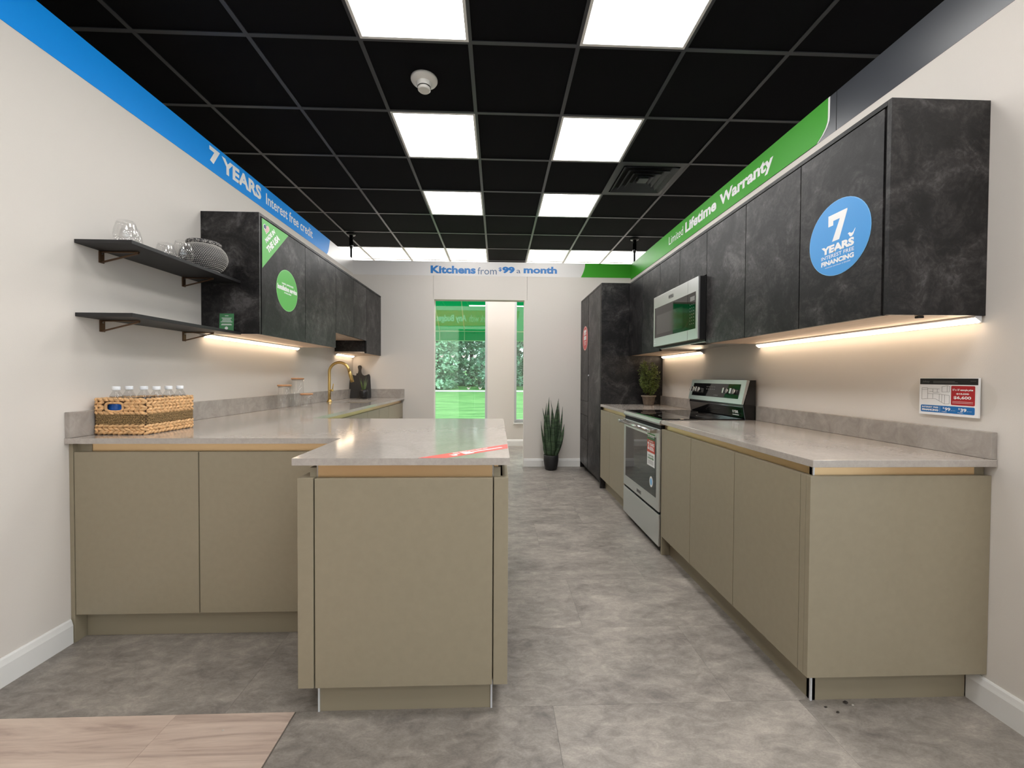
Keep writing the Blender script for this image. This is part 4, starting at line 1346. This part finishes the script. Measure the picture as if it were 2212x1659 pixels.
K = [((-1.618, 1.150), (-1.618, 1.103)), ((-1.618, 1.150), (-1.596, 1.150)), ((-1.596, 1.150), (-1.596, 1.106)), ((-1.618, 1.143), (-1.596, 1.144)), ((-1.618, 1.103), (-1.596, 1.106)), ((-1.596, 1.127), (-1.56, 1.127)), ((-1.596, 1.147), (-1.552, 1.146)), ((-1.59, 1.136), (-1.576, 1.136)), ((-1.576, 1.146), (-1.576, 1.132)), ((-1.576, 1.132), (-1.552, 1.133)), ((-1.56, 1.146), (-1.56, 1.133)), ((-1.596, 1.106), (-1.566, 1.107)), ((-1.576, 1.127), (-1.576, 1.108)), ((-1.56, 1.127), (-1.516, 1.122)), ((-1.566, 1.107), (-1.533, 1.088)), ((-1.552, 1.126), (-1.552, 1.1)), ((-1.543, 1.125), (-1.543, 1.094)), ((-1.533, 1.124), (-1.533, 1.088)), ((-1.516, 1.122), (-1.516, 1.090)), ((-1.533, 1.088), (-1.516, 1.090)), ((-1.543, 1.156), (-1.543, 1.135)), ((-1.543, 1.156), (-1.524, 1.160)), ((-1.524, 1.160), (-1.524, 1.136)), ((-1.543, 1.135), (-1.516, 1.136)), ((-1.524, 1.160), (-1.516, 1.158)), ((-1.516, 1.158), (-1.516, 1.136))]
for a_, c_ in K:
    ln(a_, c_)
obj('kitchen_drawing', b, 'print_grey', pc)

# ================================================================== BASKET WITH BOTTLES
bx0, bx1, by0, by1, bz, BH = -1.857, -1.618, 1.932, 2.236, ZL + .0005, .170
bk = thing('woven_basket', 'rectangular woven straw basket of water bottles on the worktop', 'basket', ((bx0 + bx1) / 2, (by0 + by1) / 2, bz))
th = .012
b = B()
b.box(bx0 + th, bx1 - th, by0 + th, by1 - th, bz, bz + .006)
for q in ((bx0 + .006, bx0 + th, by0 + .006, by1 - .006), (bx1 - th, bx1 - .006, by0 + .006, by1 - .006), (bx0 + th, bx1 - th, by1 - th, by1 - .006)):
    b.box(*q, bz, bz + BH - .008)
HX0, HX1, HZ0, HZ1 = -1.800, -1.722, bz + .108, bz + .148       # hand hole in the near side
b.box(bx0 + th, HX0, by0 + .006, by0 + th, bz, bz + BH - .008); b.box(HX1, bx1 - th, by0 + .006, by0 + th, bz, bz + BH - .008)
b.box(HX0, HX1, by0 + .006, by0 + th, bz, HZ0); b.box(HX0, HX1, by0 + .006, by0 + th, HZ1, bz + BH - .008)
obj('basket_lining', b, 'basket_inner', bk)
def perim(s_, rr=.016):
    """point, tangent, normal along a rounded rectangle"""
    X0, X1, Y0, Y1 = bx0 + .006, bx1 - .006, by0 + .006, by1 - .006
    segs = [((X0 + rr, Y0), (1, 0), X1 - X0 - 2 * rr), ((X1, Y0 + rr), (0, 1), Y1 - Y0 - 2 * rr), ((X1 - rr, Y1), (-1, 0), X1 - X0 - 2 * rr), ((X0, Y1 - rr), (0, -1), Y1 - Y0 - 2 * rr)]
    arc = math.pi * rr / 2
    tot = sum(x[2] for x in segs) + 4 * arc
    s_ = s_ % tot
    for (p0, d, ln_) in segs:
        d = Vector((d[0], d[1], 0)); nrm = Vector((d.y, -d.x, 0)); p0 = Vector((p0[0], p0[1], 0))
        if s_ < ln_:
            return p0 + d * s_, d, nrm
        s_ -= ln_
        if s_ < arc:
            a = s_ / rr
            cen = p0 + d * ln_ - nrm * rr
            n2 = nrm * math.cos(a) + d * math.sin(a)
            return cen + n2 * rr, d * math.cos(a) - nrm * math.sin(a), n2
        s_ -= arc
    return Vector((X0 + rr, Y0, 0)), Vector((1, 0, 0)), Vector((0, -1, 0))
PER = 2 * (bx1 - bx0 - .012) + 2 * (by1 - by0 - .012) - 8 * .016 + 2 * math.pi * .016
brnd = random.Random(5)
def weave_row(name, z, hgt, step, tilt, mat, thick):
    b = B()
    nn = int(PER / step)
    for k in range(nn):
        p_, d, nrm = perim(PER * (k + .5) / nn)
        if HX0 - .006 < p_.x < HX1 + .006 and p_.y < by0 + .01 and HZ0 - .004 < z < HZ1 + .002:
            continue
        zz = z + brnd.uniform(-.0012, .0012)
        lean = (d + Vector((0, 0, tilt * brnd.uniform(.8, 1.2)))).normalized()
        b.blob(p_ + nrm * .0015 + Vector((0, 0, zz)), lean, nrm, lean.cross(nrm), step * brnd.uniform(.72, .86), thick, hgt * brnd.uniform(.92, 1.08), 6, 4)
    return obj(name, b, mat, bk)
rows_z = [(.010, .0085, .022, .45), (.025, .0085, .024, -.4), (.040, .0085, .022, .4)]
for z, hg, stp, tl in rows_z:
    weave_row('straw_braid', bz + z, hg, stp, tl, 'straw', .0075)
for i in range(6):
    weave_row('grass_cord', bz + .053 + i * .0078, .0044, .011, .5 if i % 2 else -.5, 'straw_dark', .0055)
for i, z in enumerate((.1015, .1165, .1315, .1465, .1615)):
    weave_row('straw_braid', bz + z, .0085, .023, .42 if i % 2 else -.42, 'straw', .0075)
b = B(); pts = []
for i in range(25):
    a = 2 * math.pi * i / 24
    pts.append(((HX0 + HX1) / 2 + (HX1 - HX0) / 2 * math.copysign(abs(math.cos(a)) ** .6, math.cos(a)), by0 + .003, (HZ0 + HZ1) / 2 + (HZ1 - HZ0) / 2 * math.copysign(abs(math.sin(a)) ** .6, math.sin(a))))
b.tube(pts, .0055, 6, caps=False)
obj('hand_hole_binding', b, 'straw', bk)

def bottle(x, y, z, label, first=[None]):
    if first[0] is None:
        t = thing('water_bottle', label, 'bottle', (x, y, z), 'water bottles in the basket')
        c = (x, y, z)
        obj('bottle_body', B().lathe([(.0, .002), (.022, 0), (.030, .006), (.0315, .03), (.030, .05), (.0315, .07), (.0315, .135), (.030, .150), (.024, .172), (.0135, .192), (.0125, .202)], c, 20), 'bottle_clear', t)
        obj('water', B().lathe([(.0, .004), (.028, .007), (.0295, .03), (.0285, .05), (.0295, .07), (.0295, .135), (.028, .15), (.022, .171)], c, 20, cap1=True), 'bottle_clear', t)
        obj('label', B().lathe([(.0319, .075), (.0319, .133)], c, 20), 'label_blue', t)
        cp_ = obj('cap', B().lathe([(.0150, .198), (.0155, .200), (.0155, .213), (.0140, .2155)], c, 20, cap0=True, cap1=True), 'white_cap', t)
        first[0] = t
        return t
    t = copy_tree(first[0], (x, y, z)); t['label'] = label
    return t
zb_ = bz + .0065
bottle(-1.797, 1.985, zb_, 'clear water bottle with blue label behind the basket hand hole')
bottle(-1.806, 2.062, zb_, 'clear water bottle in the basket, second along the wall side')
bottle(-1.735, 2.062, zb_, 'clear water bottle in the middle of the basket')
bottle(-1.667, 2.052, zb_, 'clear water bottle in the basket, first on the aisle side')
bottle(-1.667, 2.125, zb_, 'clear water bottle in the basket, middle of the aisle side')
bottle(-1.667, 2.198, zb_, 'clear water bottle in the basket corner by the glass jars')

# ================================================================== JARS, TAP, SINK
def jar(x, y, r_, h, label):
    t = thing('glass_jar', label, 'jar', (x, y, ZL + .0005), 'glass jars on the worktop')
    c = (x, y, ZL + .0005)
    obj('glass_body', B().lathe([(0, .0), (r_ - .006, 0), (r_, .006), (r_, h), (r_ - .0028, h), (r_ - .0028, .009), (r_ - .008, .006), (0, .006)], c, 32), 'jar_glass', t)
    obj('lid', B().lathe([(r_ + .003, h), (r_ + .003, h + .011), (r_ + .001, h + .013)], c, 32, cap0=True, cap1=True), 'cork', t)
    obj('lid_seal', B().lathe([(r_ - .004, h - .012), (r_ - .004, h)], c, 24, cap0=True, cap1=True), 'white_plastic', t)
jar(-1.762, 3.435, .050, .190, 'medium-height clear glass jar with cork lid')
jar(-1.805, 3.745, .050, .245, 'tallest clear glass jar with cork lid, against the upstand')
jar(-1.700, 3.690, .049, .108, 'shortest clear glass jar with cork lid')

tx, ty = -1.795, 4.415
tp = thing('kitchen_tap', 'brass gooseneck kitchen tap beside the sink', 'tap', (tx, ty, ZL))
obj('base', B().lathe([(.027, 0), (.027, .006), (.020, .016), (.0165, .03)], (tx, ty, ZL), 24, cap0=True, cap1=True), 'gold_tap', tp)
pts = [(tx, ty, ZL + .01), (tx, ty, ZL + .12), (tx, ty, ZL + .24), (tx, ty, ZL + .318)]
R_ = .105
for i in range(1, 13):
    a = math.pi * i / 14
    pts.append((tx + R_ * (1 - math.cos(a)), ty, ZL + .318 + R_ * math.sin(a)))
ex, ez = pts[-1][0], pts[-1][2]
pts.append((ex + .010, ty, ez - .03))
b = B(); b.tube(pts, .0145, 14); obj('neck', b, 'gold_tap', tp)
b = B(); b.tube([(ex + .010, ty, ez - .028), (ex + .017, ty, ez - .055), (ex + .043, ty, ez - .150)], [.0155, .018, .0185], 16); obj('spray_head', b, 'gold_tap', tp)
b = B(); b.tube([(tx, ty, ZL + .125), (tx + .042, ty - .012, ZL + .125)], .012, 12); obj('valve', b, 'gold_tap', tp)
b = B(); b.tube([(tx + .036, ty - .010, ZL + .128), (tx + .048, ty - .014, ZL + .195)], [.006, .0045], 8); obj('lever', b, 'gold_tap', tp)

sk = thing('sink', 'undermount steel sink let into the stone worktop beside the tap', 'sink', (-1.55, 4.54, ZL - .2))
b = B()
sw = .004
b.box(SX0 - .006, SX1 + .006, SY0 - .006, SY1 + .006, ZL - .204, ZL - .2)
b.box(SX0 - .006, SX0 - .001, SY0 - .006, SY1 + .006, ZL - .2, ZL - .0245); b.box(SX1 + .001, SX1 + .006, SY0 - .006, SY1 + .006, ZL - .2, ZL - .0245)
b.box(SX0 - .001, SX1 + .001, SY0 - .006, SY0 - .001, ZL - .2, ZL - .0245); b.box(SX0 - .001, SX1 + .001, SY1 + .001, SY1 + .006, ZL - .2, ZL - .0245)
obj('bowl', b, 'sink_steel', sk)
obj('drain', B().lathe([(.04, 0), (.04, .003), (.02, .001)], (-1.55, 4.54, ZL - .1995), 20, cap0=True, cap1=True), 'steel_bright', sk)

# ================================================================== CUTTING BOARDS AND SMALL PLANT
def cutting_board(org, uax, vax, w, h, hw, hh, label, rim=.012):
    """board with wavy shoulders and a handle; org = bottom centre"""
    u = Vector(uax).normalized(); v = Vector(vax).normalized(); n_ = u.cross(v).normalized()
    P = []
    half = [(w * .5 - .02, 0), (w * .5 - .006, .004), (w * .5, .02), (w * .49, h * .5), (w * .475, h * .92), (w * .44, h), (w * .38, h * .995), (w * .30, h * .95), (w * .20, h * .93), (w * .12, h * .97), (hw * .45, h + hh * .15), (hw * .32, h + hh * .38), (hw * .38, h + hh * .6), (hw * .55, h + hh * .78), (hw * .45, h + hh * .94), (hw * .16, h + hh)]
    P = half + [(-x, y) for x, y in half[::-1]]
    o_ = Vector(org)
    b = B().prism([o_ + u * x + v * y for x, y in P], n_ * -.015, .002)
    return tag(obj('cutting_board', b, 'board_black', None, org), label, 'cutting board', 'cutting boards')
cutting_board((-1.735, 5.212, ZL + .001), (1, .15, 0), (-.10, .26, 1), .265, .315, .046, .118, 'black wooden cutting board with handle, leaning in the corner by the tap')
cutting_board((-1.800, 5.262, ZL + .001), (1, .10, 0), (-.03, .215, 1), .110, .30, .03, .02, 'second narrow black cutting board tucked behind the one with the handle')

px_, py_ = -1.660, 5.115
t = thing('potted_succulent', 'small black face-shaped pot with pointed succulent beside the cutting boards', 'plant', (px_, py_, ZL))
b = B().lathe([(.040, 0), (.050, .012), (.058, .05), (.056, .085), (.048, .112), (.042, .112), (.040, .1)], (px_, py_, ZL + .0005), 24, cap0=True)
b.blob((px_ + .018, py_ - .057, ZL + .056), Vector((0, 0, 1)), Vector((1, 0, 0)), Vector((0, 1, 0)), .020, .008, .011, 8, 6)
b.blob((px_ + .016, py_ - .050, ZL + .026), Vector((1, 0, 0)), Vector((0, 0, 1)), Vector((0, 1, 0)), .016, .006, .009, 8, 4)
for s_ in (-1, 1):
    b.blob((px_ + .016 + s_ * .022, py_ - .047, ZL + .076), Vector((1, 0, 0)), Vector((0, 0, 1)), Vector((0, 1, 0)), .013, .006, .008, 8, 4)
obj('pot', b, 'pot_face', t)
obj('soil', B().lathe([(.0, .100), (.041, .099)], (px_, py_, ZL), 20), 'soil', t)
def blade(b, base, tip, w, curl=(0, 0, 0), n=6, thick=.25):
    base = Vector(base); tip = Vector(tip); pts = []; rad = []
    for i in range(n + 1):
        f = i / n
        p = base.lerp(tip, f) + Vector(curl) * (math.sin(math.pi * f))
        pts.append(p); rad.append(max(.0006, w * (.55 + .45 * math.sin(math.pi * min(1, f * 1.15 + .12))) * (1 - f ** 2.2)))
    b.tube(pts, rad, 6, True, thick)
    return b
srnd = random.Random(9)
for k in range(9):
    a = 2 * math.pi * k / 9 + .3
    sp = srnd.uniform(.03, .075)
    hgt = srnd.uniform(.12, .20)
    b = blade(B(), (px_ + .012 * math.cos(a), py_ + .012 * math.sin(a), ZL + .098), (px_ + sp * math.cos(a), py_ + sp * math.sin(a), ZL + .10 + hgt), .016)
    obj('leaf', b, 'aloe_leaf', t)

# ================================================================== FERN
fx, fy = 1.560, 4.150
t = thing('potted_fern', 'bushy green conifer-like plant in a stone pot beside the tall unit', 'plant', (fx, fy, ZR))
obj('pot', B().lathe([(.046, 0), (.050, .004), (.066, .085), (.074, .086), (.075, .100), (.068, .101), (.064, .09)], (fx, fy, ZR + .0005), 28, cap0=True), 'pot_stone', t)
obj('soil', B().lathe([(.0, .092), (.066, .090)], (fx, fy, ZR), 20), 'soil', t)
frnd = random.Random(21)
stem_b = B(); leaf_b = B()
for k in range(110):
    a = frnd.uniform(0, 2 * math.pi)
    f = (k + .5) / 110
    z0 = ZR + .095 + .13 * f
    reach = frnd.uniform(.045, .112) * (1.0 - .35 * max(0, f - .5))
    ztip = z0 + frnd.uniform(.06, .13) + .13 * f
    ztip = min(ztip, ZR + .455)
    p0 = Vector((fx + .01 * math.cos(a), fy + .01 * math.sin(a), z0)); p1 = Vector((fx + reach * math.cos(a), fy + min(reach, .105) * math.sin(a), ztip))
    mid = p0.lerp(p1, .5) + Vector((0, 0, -.02)) + Vector((math.cos(a), math.sin(a), 0)) * .012
    P = [p0.lerp(mid, i / 4).lerp(mid.lerp(p1, i / 4), i / 4) for i in range(5)]
    stem_b.tube(P, [.0022, .002, .0016, .0012, .0006], 4)
    for q in range(42):
        ff = .12 + .88 * q / 41
        i0 = min(3, int(ff * 4)); pp = P[i0].lerp(P[i0 + 1], ff * 4 - i0)
        d = Vector((frnd.gauss(0, 1), frnd.gauss(0, 1), frnd.gauss(.5, .7))).normalized()
        side = d.cross(Vector((frnd.gauss(0, 1), frnd.gauss(0, 1), frnd.gauss(0, 1)))).normalized() * .0033
        L = frnd.uniform(.014, .030)
        leaf_b.face([pp - side * .3, pp + d * L * .5 - side, pp + d * L, pp + d * L * .5 + side])
obj('stems', stem_b, 'bark', t)
o = obj('foliage', leaf_b, 'fern_leaf', t, fix=False); o['kind'] = 'stuff'

# ================================================================== SNAKE PLANT
nx_, ny_ = 0.690, 5.190
t = thing('snake_plant', 'tall snake plant with banded upright leaves in a black pot', 'plant', (nx_, ny_, 0))
obj('pot', B().lathe([(.062, 0), (.072, .006), (.086, .06), (.094, .12), (.0955, .188), (.092, .193), (.087, .190), (.086, .165)], (nx_, ny_, .0005), 32, cap0=True), 'pot_black', t)
obj('soil', B().lathe([(.0, .182), (.087, .178)], (nx_, ny_, 0), 24), 'soil', t)
# base dx, tip dx, tip height, width, dy, bend
LV = [(-.045, -.118, .78, .026, -.02, .02), (-.03, -.058, .86, .028, .02, -.03), (-.012, -.028, .955, .036, .01, -.02), (.012, .012, .80, .030, .03, .0),
      (.022, .0, .90, .022, .06, .03), (.04, .092, .935, .040, -.01, -.012), (.05, .105, .86, .028, .05, .02), (.055, .150, .80, .024, .02, .02),
      (-.005, .02, .70, .034, -.05, .012), (-.06, -.135, .57, .018, .0, -.01), (.058, .168, .52, .034, .0, .02), (-.055, -.085, .40, .022, .02, -.01),
      (-.06, -.10, .235, .020, -.02, -.01), (-.025, -.03, .31, .040, -.055, 0), (.05, .12, .235, .022, -.02, .012), (.02, .03, .47, .03, -.055, 0)]
for dx, tx_, hh, w, dy, bend in LV:
    b = B(); pts = []; rad = []
    for i in range(10):
        f = i / 9
        pts.append(Vector((nx_ + dx + (tx_ - dx) * f ** 1.15 + bend * math.sin(math.pi * f), ny_ + dy * .7 + dy * .4 * f, .175 + (hh * .965 - .0) * f * .82)))
        rad.append(max(.001, w * .74 * (.62 + .55 * math.sin(math.pi * min(1, .2 + .8 * f))) * (1 - f ** 3.2)))
    b.tube(pts, rad, 8, True, .28, (.35 * math.sin(hh * 40), 1, 0))
    obj('leaf', b, 'snake_leaf', t)

# ================================================================== FLOOR CRUMBS
crnd = random.Random(2)
for (x, y, s_, mt, lab) in ((1.276, 1.424, .009, 'crumb', 'dark crumb of debris on the floor, biggest beside the end plinth'), (1.292, 1.412, .006, 'crumb_light', 'pale crumb of debris beside the biggest dark crumb'), (1.188, 1.407, .005, 'crumb', 'small dark crumb of debris near the plinth corner'), (1.212, 1.384, .006, 'crumb', 'dark crumb of debris farthest from the end plinth'), (-.911, 1.373, .004, 'crumb_light', 'tiny pale crumb on the wood-look floor plank')):
    b = B(); b.blob((x, y, s_ * .35), Vector((1, .3, 0)).normalized(), Vector((-.3, 1, 0)).normalized(), Vector((0, 0, 1)), s_, s_ * .7, s_ * .35, 6, 4)
    for v_ in b.bm.verts:
        v_.co += Vector((crnd.uniform(-1, 1), crnd.uniform(-1, 1), 0)) * s_ * .2
    tag(obj('floor_crumb', b, mt, None, (x, y, 0)), lab, 'debris', 'crumbs on the floor')

# ================================================================== OUTSIDE
GZ = -0.12
struct('ground_outside', B().prism([(-14, 7.16, GZ), (14, 7.16, GZ), (14, 24, GZ + .62), (-14, 24, GZ + .62)], (0, 0, -.05)), 'lawn')
struct('path_outside', B().prism([(-14, 21.2, GZ + .53), (14, 21.2, GZ + .53), (14, 21.9, GZ + .555), (-14, 21.9, GZ + .555)], (0, 0, .03)), 'concrete_path')
struct('ground_beyond', B().prism([(-30, 24, GZ + .60), (30, 24, GZ + .60), (30, 60, GZ + 2.2), (-30, 60, GZ + 2.2)], (0, 0, -.05)), 'lawn')
struct('ground_parking', B().box(-30, 30, RY0 - 30, 7.15, -.2, -.121), 'concrete_path')
# awning
aw = thing('awning', 'green translucent awning with pale frame outside the windows', 'awning', (0, 7.16, 2.9))
AY0, AZ0, AY1, AZ1, AV = 7.17, 3.02, 8.50, 2.150, 1.925
obj('cloth', B().prism([(-2.6, AY0, AZ0), (2.6, AY0, AZ0), (2.6, AY1, AZ1), (-2.6, AY1, AZ1)], (0, 0, .002)), 'awning_cloth', aw)
obj('valance', B().box(-2.6, 2.6, AY1, AY1 + .002, AV, AZ1), 'awning_cloth', aw)
for k in range(11):
    x = -2.73 + .51 * k
    b = B(); b.tube([(x, AY0, AZ0 - .02), (x, AY1, AZ1 - .02)], .012, 6); obj('rafter', b, 'awning_frame', aw)
b = B(); b.tube([(-2.6, AY1 - .01, AZ1 - .02), (2.6, AY1 - .01, AZ1 - .02)], .016, 6); obj('front_bar', b, 'awning_frame', aw)
b = B(); b.tube([(-2.6, AY1 - .01, AV + .01), (2.6, AY1 - .01, AV + .01)], .010, 6); obj('valance_bar', b, 'awning_frame', aw)
for k in range(11):
    x = -2.73 + .51 * k
    b = B(); b.tube([(x, AY1 - .01, AZ1 - .02), (x, AY1 - .01, AV + .01)], .010, 6); obj('drop_bar', b, 'awning_frame', aw)
# bird decals on the glass
Fgl = Fr((0, RY1 + .075, 0), (1, 0, 0), (0, 0, 1), (0, -1, 0))
def decal(x, z, s_, label):
    o_ = bird(Fgl, x, z, s_, .0001, .0006)
    tag(obj('bird_decal', o_, 'print_white', None, (x, RY1 + .075, z)), label, 'decal', 'bird decals on the window')
for x, z, s_ in ((-.965, 1.535, .07), (-.775, 1.535, .07), (-.585, 1.535, .07), (-.395, 1.53, .07), (-.50, .985, .07), (-.30, .985, .07)):
    decal(x, z, s_, 'small white bird decal stuck on the window beside the pier')
# trees
def tree(x, y, h, r_, seed, mat, label):
    rn = random.Random(seed)
    z0 = GZ + .6
    t = thing('tree', label, 'tree', (x, y, z0), 'trees beyond the lawn')
    b = B(); b.tube([(x, y, z0 - .1), (x + .1, y, z0 + h * .5), (x + .05, y + .1, z0 + h * .85)], [.16, .11, .03], 8)
    obj('trunk', b, 'bark', t)
    V = []; F = []
    for cl in range(330):
        # leaf clusters on an uneven egg-shaped crown that reaches the ground
        th_ = rn.uniform(0, 2 * math.pi); f = rn.random()
        zz = z0 + .15 + h * f
        rr_ = r_ * (1 - .5 * f ** 2.2) * rn.uniform(.5, 1.0) * (.92 + .08 * math.sin(3 * th_ + seed))
        c = Vector((x + rr_ * math.cos(th_), y + rr_ * math.sin(th_), zz))
        cs = rn.uniform(.20, .34)
        for lf_ in range(34):
            d = Vector((rn.uniform(-1.3, 1.3), rn.uniform(-1.3, 1.3), rn.uniform(-.9, .9)))
            p0 = c + d * cs * .55
            ax = Vector((rn.gauss(0, 1), rn.gauss(0, 1), rn.gauss(-.3, .5))).normalized()
            sd_ = ax.cross(Vector((rn.gauss(0, .4), rn.gauss(0, .4), 1))).normalized()
            L = rn.uniform(.14, .26); w_ = L * .40
            k0 = len(V)
            V += [p0, p0 + ax * L * .5 + sd_ * w_, p0 + ax * L, p0 + ax * L * .5 - sd_ * w_]
            F.append((k0, k0 + 1, k0 + 2, k0 + 3))
    me = bpy.data.meshes.new('foliage')
    org = Vector((x, y, z0))
    me.from_pydata([tuple(v - org) for v in V], [], F)
    me.materials.append(MATS[mat])
    o_ = bpy.data.objects.new('foliage', me); link(o_, t); o_['kind'] = 'stuff'
trn = random.Random(77)
TR = [(-7.1 + 3.55 * k, 23.7, trn.uniform(5.6, 6.6), 1.28) for k in range(5)] + [(-8.9 + 3.55 * k, 27.3, trn.uniform(6.6, 7.6), 1.28) for k in range(6)] + [(-7.1 + 3.55 * k, 30.9, trn.uniform(7.6, 8.6), 1.28) for k in range(5)]
for i, (x, y, h, r_) in enumerate(TR):
    tree(x, y, h, r_, 100 + i, 'leaf_light' if i % 3 == 1 else 'leaf_dark', 'pale leafy tree beyond the lawn, seen through the windows' if i % 3 == 1 else 'dark leafy tree beyond the lawn, seen through the windows')
